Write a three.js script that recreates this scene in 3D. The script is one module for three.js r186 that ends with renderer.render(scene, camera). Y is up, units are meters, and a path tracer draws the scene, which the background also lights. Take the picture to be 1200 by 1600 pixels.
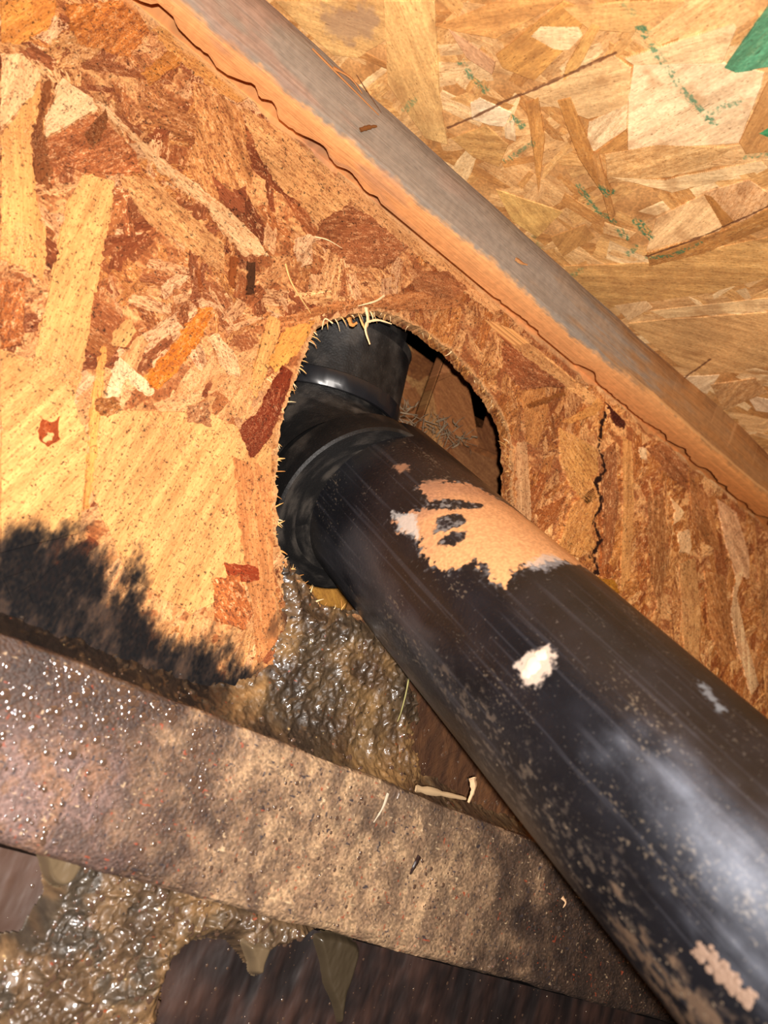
import * as THREE from 'three';
import { mergeGeometries, mergeVertices, toCreasedNormals } from 'three/addons/utils/BufferGeometryUtils.js';

// ---------------------------------------------------------------- camera, lamp, exposure
// World: x runs along the joist, y is up, z points out of the joist's web towards the viewer. Metres.
const scene = new THREE.Scene();
scene.background = new THREE.Color(0x000000);
const EYE = new THREE.Vector3(0, 0, 0.45), FOCAL = 1300;
const RIGHT = new THREE.Vector3(0.75457, 0.32013, 0.57283), DOWN = new THREE.Vector3(0.44906, -0.88843, -0.09502), AHEAD = new THREE.Vector3(0.47851, 0.32894, -0.81414);
const camera = new THREE.PerspectiveCamera(2 * Math.atan(800 / FOCAL) * 180 / Math.PI, 0.75, 0.01, 20);
camera.matrixAutoUpdate = true;
camera.position.copy(EYE);
camera.quaternion.setFromRotationMatrix(new THREE.Matrix4().makeBasis(RIGHT, DOWN.clone().negate(), AHEAD.clone().negate()));
camera.updateMatrixWorld(true);
camera.focus = 0.55;
camera.userData.fStop = 7.5;

const renderer = new THREE.WebGLRenderer({ antialias: true });
renderer.toneMapping = THREE.LinearToneMapping;
renderer.toneMappingExposure = 1.0;
renderer.outputColorSpace = THREE.SRGBColorSpace;
renderer.shadowMap.enabled = true;

// the hand-held lamp by which the picture was taken, a little right of and above the lens
const lamp = new THREE.SpotLight(0xfff6ee, 2.5, 0, 1.25, 0.35, 2);
lamp.position.copy(EYE).addScaledVector(RIGHT, 0.014).addScaledVector(DOWN, -0.012).addScaledVector(AHEAD, -0.1);
lamp.target.position.copy(EYE).addScaledVector(AHEAD, 0.5).addScaledVector(RIGHT, 0.12);
lamp.castShadow = true; lamp.shadow.mapSize.set(2048, 2048); lamp.shadow.bias = -0.0005; lamp.shadow.radius = 0.35;
lamp.shadow.camera.near = 0.02; lamp.shadow.camera.far = 5;
scene.add(lamp, lamp.target);

// ---------------------------------------------------------------- helpers
function random(seed) { let a = seed >>> 0; return () => { a = (a + 0x6D2B79F5) >>> 0; let t = a; t = Math.imul(t ^ (t >>> 15), t | 1); t ^= t + Math.imul(t ^ (t >>> 7), t | 61); return ((t ^ (t >>> 14)) >>> 0) / 4294967296; }; }
const hash = (x, y, s) => { let h = (Math.imul(x, 374761393) + Math.imul(y, 668265263) + Math.imul(s, 2147483647 ^ 1274126177)) | 0; h = Math.imul(h ^ (h >>> 13), 1274126177); return ((h ^ (h >>> 16)) >>> 0) / 4294967296; };
function noise(x, y, s = 0) { const i = Math.floor(x), j = Math.floor(y); let u = x - i, v = y - j; u = u * u * (3 - 2 * u); v = v * v * (3 - 2 * v); const a = hash(i, j, s), b = hash(i + 1, j, s), c = hash(i, j + 1, s), d = hash(i + 1, j + 1, s); return a + (b - a) * u + (c - a) * v + (a - b - c + d) * u * v; }
function fbm(x, y, s = 0, n = 4) { let t = 0, a = 0.5, w = 0; for (let k = 0; k < n; k++) { t += a * noise(x, y, s + k * 17); w += a; a *= 0.5; x *= 2.03; y *= 2.03; } return t / w; }
const clamp = (v, a = 0, b = 1) => Math.min(b, Math.max(a, v)), mix = (a, b, t) => a + (b - a) * t, smooth = (a, b, v) => { const t = clamp((v - a) / (b - a)); return t * t * (3 - 2 * t); };
const mix3 = (a, b, t) => [mix(a[0], b[0], t), mix(a[1], b[1], t), mix(a[2], b[2], t)];
// where the sight line of a point of the picture meets the planes and the pipe of the place
const sight = (px, py) => new THREE.Vector3().addScaledVector(RIGHT, px - 600).addScaledVector(DOWN, py - 800).addScaledVector(AHEAD, FOCAL);
function onZ(px, py, z = 0) { const r = sight(px, py), k = (z - EYE.z) / r.z; return new THREE.Vector3(r.x * k, r.y * k, z); }
function onY(px, py, y) { const r = sight(px, py), k = y / r.y; return new THREE.Vector3(r.x * k, y, EYE.z + r.z * k); }
function inside(poly, x, y) { let c = false; for (let i = 0, j = poly.length - 1; i < poly.length; j = i++) { const a = poly[i], b = poly[j]; if ((a[1] > y) !== (b[1] > y) && x < (b[0] - a[0]) * (y - a[1]) / (b[1] - a[1]) + a[0]) c = !c; } return c; }
function boxOf(poly) { return [Math.min(...poly.map(p => p[0])), Math.min(...poly.map(p => p[1])), Math.max(...poly.map(p => p[0])), Math.max(...poly.map(p => p[1]))]; }
function edgeDistance(poly, x, y) { const b = poly.box ??= boxOf(poly), M = 0.034; if (x < b[0] - M || y < b[1] - M || x > b[2] + M || y > b[3] + M) return -M; let m = 1e9; for (let i = 0, j = poly.length - 1; i < poly.length; j = i++) { const a = poly[j], b = poly[i], dx = b[0] - a[0], dy = b[1] - a[1], t = clamp(((x - a[0]) * dx + (y - a[1]) * dy) / (dx * dx + dy * dy + 1e-12)); m = Math.min(m, Math.hypot(x - a[0] - t * dx, y - a[1] - t * dy)); } return inside(poly, x, y) ? m : -m; }
function segmentDistance(pts, x, y) { let m = 1e9; for (let i = 1; i < pts.length; i++) { const a = pts[i - 1], b = pts[i], dx = b[0] - a[0], dy = b[1] - a[1], t = clamp(((x - a[0]) * dx + (y - a[1]) * dy) / (dx * dx + dy * dy + 1e-12)); m = Math.min(m, Math.hypot(x - a[0] - t * dx, y - a[1] - t * dy)); } return m; }
const taken = {};
function numbered(name) { const k = taken[name] = (taken[name] ?? -1) + 1; return k ? `${name}_${String(k).padStart(3, '0')}` : name; }
function mesh(name, geometry, material, parent) { const m = new THREE.Mesh(geometry, material); m.name = numbered(name); m.castShadow = m.receiveShadow = true; parent.add(m); return m; }
function thing(name, label, category, at = [0, 0, 0], group) { const g = new THREE.Group(); g.name = numbered(name); g.position.set(...at); g.userData = { label, category }; if (group) g.userData.group = group; scene.add(g); return g; }
function tag(o, label, category, group, kind) { if (label) o.userData.label = label; if (category) o.userData.category = category; if (group) o.userData.group = group; if (kind) o.userData.kind = kind; return o; }
const standard = (o) => new THREE.MeshStandardMaterial({ roughness: 0.85, metalness: 0, ...o }), physical = (o) => new THREE.MeshPhysicalMaterial({ metalness: 0, ...o });

// ---------------------------------------------------------------- painted sheets: colour and relief of a wood surface, in metres
class Sheet {
  constructor(x0, y0, x1, y1, w, h) { Object.assign(this, { x0, y0, x1, y1, w, h }); this.rgb = new Float32Array(w * h * 3); this.z = new Float32Array(w * h).fill(0.4); }
  each(box, fn) {
    const { x0, y0, x1, y1, w, h } = this, sx = (x1 - x0) / w, sy = (y1 - y0) / h;
    const i0 = Math.max(0, Math.floor((box[0] - x0) / sx)), i1 = Math.min(w - 1, Math.ceil((box[2] - x0) / sx)), j0 = Math.max(0, Math.floor((box[1] - y0) / sy)), j1 = Math.min(h - 1, Math.ceil((box[3] - y0) / sy));
    for (let j = j0; j <= j1; j++) for (let i = i0; i <= i1; i++) fn(x0 + (i + 0.5) * sx, y0 + (j + 0.5) * sy, j * w + i);
  }
  set(k, c, a = 1) { const o = k * 3, p = this.rgb; p[o] += (c[0] - p[o]) * a; p[o + 1] += (c[1] - p[o + 1]) * a; p[o + 2] += (c[2] - p[o + 2]) * a; }
  mul(k, f) { const o = k * 3; this.rgb[o] *= f; this.rgb[o + 1] *= f; this.rgb[o + 2] *= f; }
  strand(s) {
    const q = s.poly, xs = q.map(p => p[0]), ys = q.map(p => p[1]), c = Math.cos(s.turn), n = Math.sin(s.turn), rough = s.rough ?? 0.3, seed = s.seed | 0, F = s.fine ?? 1;
    this.each([Math.min(...xs), Math.min(...ys), Math.max(...xs), Math.max(...ys)], (x, y, k) => {
      if (s.rag && !inside(q, x + (noise(x * 420, y * 420, seed + 41) - 0.5) * s.rag, y + (noise(x * 420 + 90, y * 420, seed + 42) - 0.5) * s.rag) || !s.rag && !inside(q, x, y)) return;
      const u = (x * c + y * n) * 1000, v = (-x * n + y * c) * 1000;
      let g = (noise(u * 0.09, v * 1.4 * F, seed) - 0.5) * 0.1 + (noise(u * 0.02, v * 0.25, seed + 5) - 0.5) * 0.14 + (noise(u * 0.5, v * 3, seed + 7) - 0.5) * 0.1;
      let col = s.color;
      if (rough > 0) {
        const m = noise(u * 0.3, v * 0.7, seed + 11) * 0.5 + noise(u * 1.1, v * 2.2, seed + 12) * 0.5;
        if (m > 0.56) col = mix3(col, s.dark ?? [130, 76, 46], smooth(0.56, 0.74, m) * rough);
        else if (m < 0.4) col = mix3(col, s.light ?? [240, 200, 150], smooth(0.4, 0.24, m) * rough * 0.75);
        g *= 1 + rough;
      }
      const pore = noise(u * 0.5, v * 2.4, seed + 21);
      if (pore > 0.84) g -= (pore - 0.84) * (s.pores ?? 1.8);
      const f = 1 + g;
      this.set(k, [col[0] * f, col[1] * f * (1 + g * 0.25), col[2] * f * (1 + g * 0.5)]);
      this.z[k] = 0.5 + g * 0.9 + rough * 0.25 * (noise(u * 0.5, v * 0.9, seed + 31) - 0.5);
    });
  }
  textures(gain = 1) {
    const { w, h, rgb, z } = this, a = new Uint8Array(w * h * 4), b = new Uint8Array(w * h * 4);
    for (let k = 0; k < w * h; k++) { for (let c = 0; c < 3; c++) a[k * 4 + c] = clamp(rgb[k * 3 + c] * (gain[c] ?? gain), 0, 255); a[k * 4 + 3] = 255; b[k * 4] = b[k * 4 + 1] = b[k * 4 + 2] = clamp(z[k] * 255, 0, 255); b[k * 4 + 3] = 255; }
    const out = [a, b].map((d) => { const t = new THREE.DataTexture(d, w, h, THREE.RGBAFormat); t.magFilter = THREE.LinearFilter; t.minFilter = THREE.LinearMipmapLinearFilter; t.generateMipmaps = true; t.wrapS = t.wrapT = THREE.ClampToEdgeWrapping; t.needsUpdate = true; return t; });
    out[0].colorSpace = THREE.SRGBColorSpace; this.rgb = this.z = null;
    return out;
  }
  uv(geometry, f) { const p = geometry.attributes.position, o = new Float32Array(p.count * 2); for (let i = 0; i < p.count; i++) { const [x, y] = f(p.getX(i), p.getY(i), p.getZ(i)); o[i * 2] = (x - this.x0) / (this.x1 - this.x0); o[i * 2 + 1] = (y - this.y0) / (this.y1 - this.y0); } geometry.setAttribute('uv', new THREE.BufferAttribute(o, 2)); return geometry; }
}
const areaOf = (q) => { let a = 0; for (let i = 0, j = q.length - 1; i < q.length; j = i++) a += q[j][0] * q[i][1] - q[i][0] * q[j][1]; return a / 2; };
// a torn wood strand: splits the outline's long edges and jitters them
function ragged(q, R, size = 0.0009, step = 0.006) {
  const out = [];
  for (let i = 0; i < q.length; i++) { const a = q[i], b = q[(i + 1) % q.length], l = Math.hypot(b[0] - a[0], b[1] - a[1]), n = Math.max(1, Math.min(9, Math.round(l / step))); for (let k = 0; k < n; k++) { const t = k / n; out.push([mix(a[0], b[0], t) + (k ? (R() - 0.5) * size : 0), mix(a[1], b[1], t) + (k ? (R() - 0.5) * size : 0)]); } }
  return out;
}
function longAxis(q) { let best = 0, t = 0; for (let i = 0; i < q.length; i++) for (let j = 0; j < i; j++) { const dx = q[i][0] - q[j][0], dy = q[i][1] - q[j][1], l = Math.hypot(dx, dy); if (l > best) { best = l; t = Math.atan2(dy, dx); } } return t; }
function chip(cx, cy, l, w, turn, R) { const c = Math.cos(turn), s = Math.sin(turn), k = () => 0.75 + 0.5 * R(); return [[-l * k(), -w * k()], [-l * 0.2, -w * k()], [l * k(), -w * k() * 0.8], [l * k(), w * k() * 0.7], [l * 0.1, w * k()], [-l * k() * 0.9, w * k()]].map(([a, b]) => [cx + (a * c - b * s) / 2, cy + (a * s + b * c) / 2]); }
// low prism with a slightly narrower top, standing on z = 0
function plate(q, base, height) {
  if (areaOf(q) < 0) q = q.slice().reverse();
  const tri = THREE.ShapeUtils.triangulateShape(q.map(p => new THREE.Vector2(...p)), []), pos = [], idx = [], n = q.length;
  const cx = q.reduce((s, p) => s + p[0], 0) / n, cy = q.reduce((s, p) => s + p[1], 0) / n;
  const top = q.map(p => { const dx = cx - p[0], dy = cy - p[1], l = Math.hypot(dx, dy) || 1, e = Math.min(0.0004, l * 0.2); return [p[0] + dx / l * e, p[1] + dy / l * e, base + height]; });
  top.forEach(p => pos.push(...p)); for (const t of tri) idx.push(t[0], t[1], t[2]);
  for (let i = 0; i < n; i++) { const j = (i + 1) % n, o = pos.length / 3; pos.push(q[i][0], q[i][1], base, q[j][0], q[j][1], base, ...top[j], ...top[i]); idx.push(o, o + 1, o + 2, o, o + 2, o + 3); }
  const g = new THREE.BufferGeometry(); g.setAttribute('position', new THREE.Float32BufferAttribute(pos, 3)); g.setIndex(idx); g.computeVertexNormals(); return g;
}
const hex = (c) => { const v = parseInt(c.slice(1), 16); return [v >> 16, (v >> 8) & 255, v & 255]; };
function toPicture(x, y, z) { const v = new THREE.Vector3(x, y, z).sub(EYE), k = FOCAL / v.dot(AHEAD); return [600 + k * v.dot(RIGHT), 800 + k * v.dot(DOWN)]; }

// ---------------------------------------------------------------- the joist: web board with its hole, top flange, bottom flange
const WEB_TOP = 0.377, WEB_BOTTOM = -0.01, SPLIT = 0.405;
const joist = thing('floor_joist', 'engineered timber floor joist whose flaky web board has a rough round hole', 'joist');
const holeTrace = [[496, 512], [524, 497], [569, 487], [610, 489], [640, 506], [670, 521], [696, 542], [719, 562], [737, 581], [756, 604], [775, 630], [790, 660], [797, 690], [800, 720], [800, 760], [800, 800], [793, 850], [778, 900], [748, 950], [708, 988], [660, 1003], [610, 990], [575, 966], [545, 958], [520, 955], [501, 947], [485, 927], [470, 912], [456, 897], [447, 878], [438, 855], [432, 836], [433, 806], [432, 769], [434, 735], [434, 705], [437, 675], [445, 641], [456, 607], [467, 581], [477, 555], [488, 529]].map(([x, y]) => { const p = onZ(x, y); return [p.x, p.y]; });
const holeCurve = new THREE.CatmullRomCurve3(holeTrace.map(([x, y]) => new THREE.Vector3(x, y, 0)), true, 'centripetal');
const holePoints = holeCurve.getSpacedPoints(520).slice(0, -1).map((p, i) => { const q = holeCurve.getTangentAt(i / 520), a = (noise(i * 0.9, 3, 5) - 0.5) * 0.0016 + (noise(i * 0.22, 7, 6) - 0.5) * 0.0022; return [p.x - q.y * a, p.y + q.x * a]; });

const sheetA = new Sheet(-0.1, WEB_BOTTOM, SPLIT, 0.39, 2048, 1620), sheetB = new Sheet(SPLIT - 0.06, WEB_BOTTOM, 0.91, 0.39, 1432, 1012);
const webStrands = [];   // { poly, color, ... } in the plane of the web
const R1 = random(11);
function webStrand(pixels, color, o = {}) { const q = pixels.map(([x, y]) => { const p = onZ(x, y); return [p.x, p.y]; }); webStrands.push({ poly: ragged(q, R1), color: hex(color), turn: o.turn ?? longAxis(q), seed: webStrands.length * 7 + 3, h: 0.0006 + R1() * 0.0004, hand: true, rough: 0.3, rag: 0.0022, ...o }); }
// loose small strands below, palette by where they lie on the board
const palettes = {
  tan: ['#dcae74', '#d3a268', '#e2b880', '#d2a36c', '#daac76', '#c99860'],
  rust: ['#a4683a', '#b57c48', '#8a5230', '#c4905c', '#d4a878', '#985c34', '#bb8248', '#dab488', '#7e4426'],
  brown: ['#b87c40', '#a76a34', '#c99256', '#96572a', '#d2a066', '#b98048'],
};
for (let k = 0; k < 2600; k++) {
  const x = -0.1 + R1() * 1.0, y = WEB_BOTTOM + R1() * 0.39, [px, py] = toPicture(x, y, 0);
  const tanZone = py > 560 && px < 420 && py - px * 0.2 > 500, rustZone = px > 130 && px < 480 && py > 120 && py < 600;
  const pal = tanZone ? (R1() < 0.88 ? palettes.tan : palettes.rust) : px > 640 ? palettes.brown : rustZone ? palettes.rust : R1() < 0.5 ? palettes.tan : palettes.rust;
  const turn = px > 640 ? 1.45 + (R1() - 0.5) * 1.5 : tanZone ? 1.3 + (R1() - 0.5) * 0.9 : R1() * Math.PI;
  const big = k < 500 ? 1.6 : k < 2350 ? 0.62 : 1;
  const q = chip(x, y, (0.016 + R1() * 0.034) * big, (0.004 + R1() * 0.011) * big, turn, R1);
  const solid = k >= 2350 && webStrands.filter(s => s.solid).length < 210;
  if (solid && q.some(p => inside(holePoints, p[0], p[1]) || p[1] > WEB_TOP - 0.003 || p[1] < 0 || (p[0] - SPLIT) * (x - SPLIT) < 0)) continue;
  webStrands.push({ poly: solid ? ragged(q, R1, 0.0007) : q, color: hex(pal[Math.floor(R1() * pal.length)]), turn, seed: k, rag: 0.0016, rough: tanZone ? 0.35 : 0.6 + R1() * 0.5, h: 0.00015 + R1() * 0.0004, solid });
}
// the strands one can point at
webStrand([[0, 215], [62, 125], [70, 180], [50, 250], [55, 300], [72, 380], [68, 440], [0, 405]], '#e6b069', { rough: 0.1 });
webStrand([[0, 85], [35, 85], [65, 115], [50, 150], [0, 205]], '#eecb96');
webStrand([[0, 0], [90, 0], [80, 40], [30, 70], [0, 66]], '#d39246');
webStrand([[100, 10], [205, 0], [235, 50], [200, 90], [120, 70]], '#c07a38', { rough: 0.7 });
webStrand([[65, 220], [150, 175], [210, 235], [220, 270], [175, 272], [135, 270], [100, 260], [80, 295]], '#a8663a', { rough: 0.8 });
webStrand([[95, 120], [145, 155], [150, 172], [70, 217], [70, 190], [90, 135]], '#f4d8a6', { rough: 0 });
webStrand([[128, 272], [180, 283], [170, 350], [146, 470], [132, 560], [112, 640], [38, 640], [62, 510], [88, 400], [100, 330]], '#e2b06c', { rough: 0.12, pores: 2.4 });
webStrand([[70, 125], [83, 130], [65, 200], [80, 265], [78, 300], [55, 280], [48, 215]], '#7d4a26', { rough: 0.2 });
webStrand([[210, 165], [260, 150], [330, 205], [300, 215], [270, 210], [225, 185]], '#ab7444', { rough: 0.8 });
webStrand([[185, 275], [240, 280], [280, 320], [350, 380], [350, 430], [280, 380], [225, 345]], '#c99a62', { rough: 0.5 });
webStrand([[140, 155], [165, 165], [240, 240], [350, 320], [400, 370], [420, 400], [380, 400], [345, 360], [320, 320], [280, 295], [240, 260], [200, 210], [165, 180]], '#ecca97', { rough: 0.45, dark: [170, 105, 60] });
webStrand([[130, 210], [165, 172], [170, 190], [145, 237]], '#6c3d1c', { rough: 0.2 });
webStrand([[300, 130], [330, 135], [380, 175], [385, 230], [395, 270], [380, 330], [330, 310], [295, 270], [305, 200]], '#c28c54', { rough: 0.7 });
webStrand([[330, 275], [360, 300], [385, 290], [382, 335], [350, 325]], '#8e5030', { rough: 0.5 });
webStrand([[220, 115], [280, 65], [300, 85], [235, 135]], '#b97c37', { rough: 0.3 });
webStrand([[260, 35], [300, 75], [350, 120], [390, 150], [370, 165], [320, 130], [270, 85], [235, 45]], '#d79f57', { rough: 0.4 });
webStrand([[375, 165], [450, 210], [510, 260], [545, 300], [545, 320], [500, 350], [480, 330], [425, 280], [395, 220]], '#ddae72', { rough: 0.45 });
webStrand([[500, 345], [545, 320], [600, 350], [640, 385], [600, 420], [550, 415], [495, 380]], '#98603a', { rough: 0.7 });
webStrand([[530, 265], [600, 325], [690, 395], [780, 480], [770, 492], [680, 420], [590, 350], [520, 290]], '#dcae74', { rough: 0.35 });
webStrand([[415, 506], [480, 484], [561, 466], [640, 457], [726, 452], [716, 482], [640, 486], [560, 479], [500, 492], [450, 520]], '#b87c48', { rough: 0.5 });
webStrand([[640, 420], [700, 425], [730, 452], [700, 470], [650, 455]], '#a06a40', { rough: 0.6 });
webStrand([[385, 410], [398, 410], [397, 462], [384, 460]], '#4a2d18', { rough: 0, h: 0.0012 });
webStrand([[305, 425], [312, 420], [318, 455], [310, 457]], '#85441c', { rough: 0 });
webStrand([[360, 400], [372, 405], [366, 450], [357, 450]], '#8a4c22', { rough: 0 });
webStrand([[217, 596], [267, 542], [308, 483], [333, 479], [317, 525], [292, 558], [267, 592], [246, 608]], '#cd7a22', { rough: 0.6 });
webStrand([[175, 520], [205, 495], [212, 520], [190, 545], [176, 540]], '#cfa567', { rough: 0.1 });
webStrand([[170, 590], [185, 557], [212, 580], [242, 612], [232, 618], [196, 592], [182, 640], [165, 630]], '#f2d9ab', { rough: 0.1 });
webStrand([[325, 530], [340, 520], [372, 560], [375, 590], [350, 580]], '#f0cf9c', { rough: 0.4 });
webStrand([[150, 640], [330, 645], [424, 700], [424, 790], [412, 900], [300, 960], [200, 900], [140, 760]], '#e7b471', { rough: 0.14, turn: 1.45, pores: 2.6 });
webStrand([[0, 545], [100, 585], [138, 690], [122, 835], [0, 865]], '#e9b873', { rough: 0.14, turn: 1.25, pores: 2.4 });
webStrand([[0, 440], [40, 440], [35, 540], [0, 545]], '#b06833', { rough: 0.9 });
webStrand([[60, 668], [66, 655], [80, 659], [94, 652], [91, 668], [93, 688], [82, 692], [72, 697], [60, 690]], '#93421c', { rough: 0.3 });
webStrand([[68, 682], [76, 674], [84, 678], [83, 689], [74, 692], [67, 690]], '#ecbd7e', { rough: 0 });
webStrand([[140, 640], [150, 570], [160, 540], [166, 545], [158, 640], [140, 790], [130, 800]], '#dc9f54', { rough: 0.2 });
webStrand([[150, 625], [188, 617], [186, 645], [168, 652], [150, 645]], '#96612f', { rough: 0.7 });
webStrand([[290, 635], [325, 625], [330, 665], [292, 660]], '#a3754c', { rough: 0.9 });
webStrand([[388, 608], [417, 492], [437, 500], [437, 525], [408, 604], [400, 625]], '#dca964', { rough: 0.2 });
webStrand([[417, 567], [446, 512], [492, 501], [484, 521], [464, 553], [429, 583]], '#e2a452', { rough: 0.1 });
webStrand([[373, 671], [400, 646], [442, 571], [458, 583], [446, 620], [434, 655], [420, 687], [392, 717]], '#702c14', { rough: 0.35 });
webStrand([[365, 715], [400, 725], [425, 740], [424, 800], [428, 900], [434, 1000], [404, 1040], [384, 900], [370, 800]], '#d8985c', { rough: 0.35 });
webStrand([[350, 880], [400, 885], [405, 905], [360, 915]], '#983f1d', { rough: 0.5 });
webStrand([[330, 905], [372, 895], [395, 960], [380, 985], [335, 970]], '#b56a36', { rough: 1 });
webStrand([[462, 372], [480, 366], [502, 372], [486, 379], [487, 414], [472, 418], [460, 398]], '#e6c296', { rough: 0.5, h: 0.0018 });
// right of the hole
webStrand([[784, 540], [829, 536], [855, 562], [892, 592], [900, 607], [855, 604], [814, 611], [787, 574]], '#965a34', { rough: 0.7 });
webStrand([[757, 500], [800, 515], [870, 570], [935, 625], [920, 632], [850, 580], [790, 535]], '#d3a468', { rough: 0.35 });
webStrand([[877, 660], [937, 622], [943, 634], [930, 649], [892, 662]], '#c89250', { rough: 0.3 });
webStrand([[945, 628], [977, 660], [975, 671], [960, 667]], '#3c150b', { rough: 0 });  // dark plate standing for a small hole, its inner shade put in as colour
webStrand([[815, 612], [850, 606], [858, 640], [838, 700], [820, 690]], '#c38a4c', { rough: 0.4 });
webStrand([[820, 632], [880, 612], [884, 617], [828, 640]], '#84501f', { rough: 0.1 });
webStrand([[872, 668], [930, 700], [942, 728], [922, 750], [938, 775], [915, 790], [890, 760], [874, 720]], '#c79555', { rough: 0.5, h: 0.0016 });
webStrand([[868, 860], [890, 790], [925, 762], [935, 790], [918, 830], [932, 855], [905, 872]], '#c48e4e', { rough: 0.5, h: 0.0016 });
webStrand([[835, 800], [885, 775], [870, 810], [845, 835]], '#8a4f23', { rough: 0.5 });
webStrand([[805, 690], [822, 690], [830, 800], [826, 850], [806, 800]], '#d0a878', { rough: 0.3 });
webStrand([[971, 682], [986, 690], [990, 787], [984, 900], [968, 925], [972, 787]], '#c99558', { rough: 0.3, h: 0.001 });
webStrand([[1046, 776], [1069, 799], [1061, 814], [1050, 821], [1054, 799]], '#ecc794', { rough: 0.1 });
webStrand([[1057, 832], [1076, 825], [1080, 855], [1076, 866], [1061, 862]], '#e9c392', { rough: 0.2 });
webStrand([[997, 700], [1009, 700], [1010, 718], [1000, 716]], '#ecd0a4', { rough: 0 });
webStrand([[930, 900], [960, 906], [968, 928], [944, 920]], '#a87422', { rough: 0.3 });
webStrand([[1118, 778], [1150, 800], [1170, 870], [1170, 905], [1148, 900], [1130, 840]], '#dcb084', { rough: 0.4 });
webStrand([[1140, 955], [1148, 900], [1162, 885], [1150, 930], [1165, 1000], [1185, 1070], [1172, 1085], [1150, 1010]], '#e6c394', { rough: 0.4 });
webStrand([[1060, 880], [1085, 870], [1095, 960], [1090, 1050], [1068, 1020]], '#c9985f', { rough: 0.5 });
webStrand([[1010, 780], [1035, 770], [1045, 860], [1030, 960], [1015, 900]], '#a67444', { rough: 0.8 });
webStrand([[1075, 740], [1110, 780], [1125, 860], [1100, 850], [1080, 800]], '#a97240', { rough: 0.6 });
webStrand([[1100, 890], [1130, 900], [1150, 1030], [1130, 1040], [1105, 980]], '#b57c46', { rough: 0.7 });
webStrand([[1040, 690], [1075, 735], [1070, 765], [1040, 740], [1010, 700]], '#966038', { rough: 0.7 });
webStrand([[930, 715], [960, 690], [966, 780], [955, 870], [938, 890], [942, 790]], '#966038', { rough: 0.8 });

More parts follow.
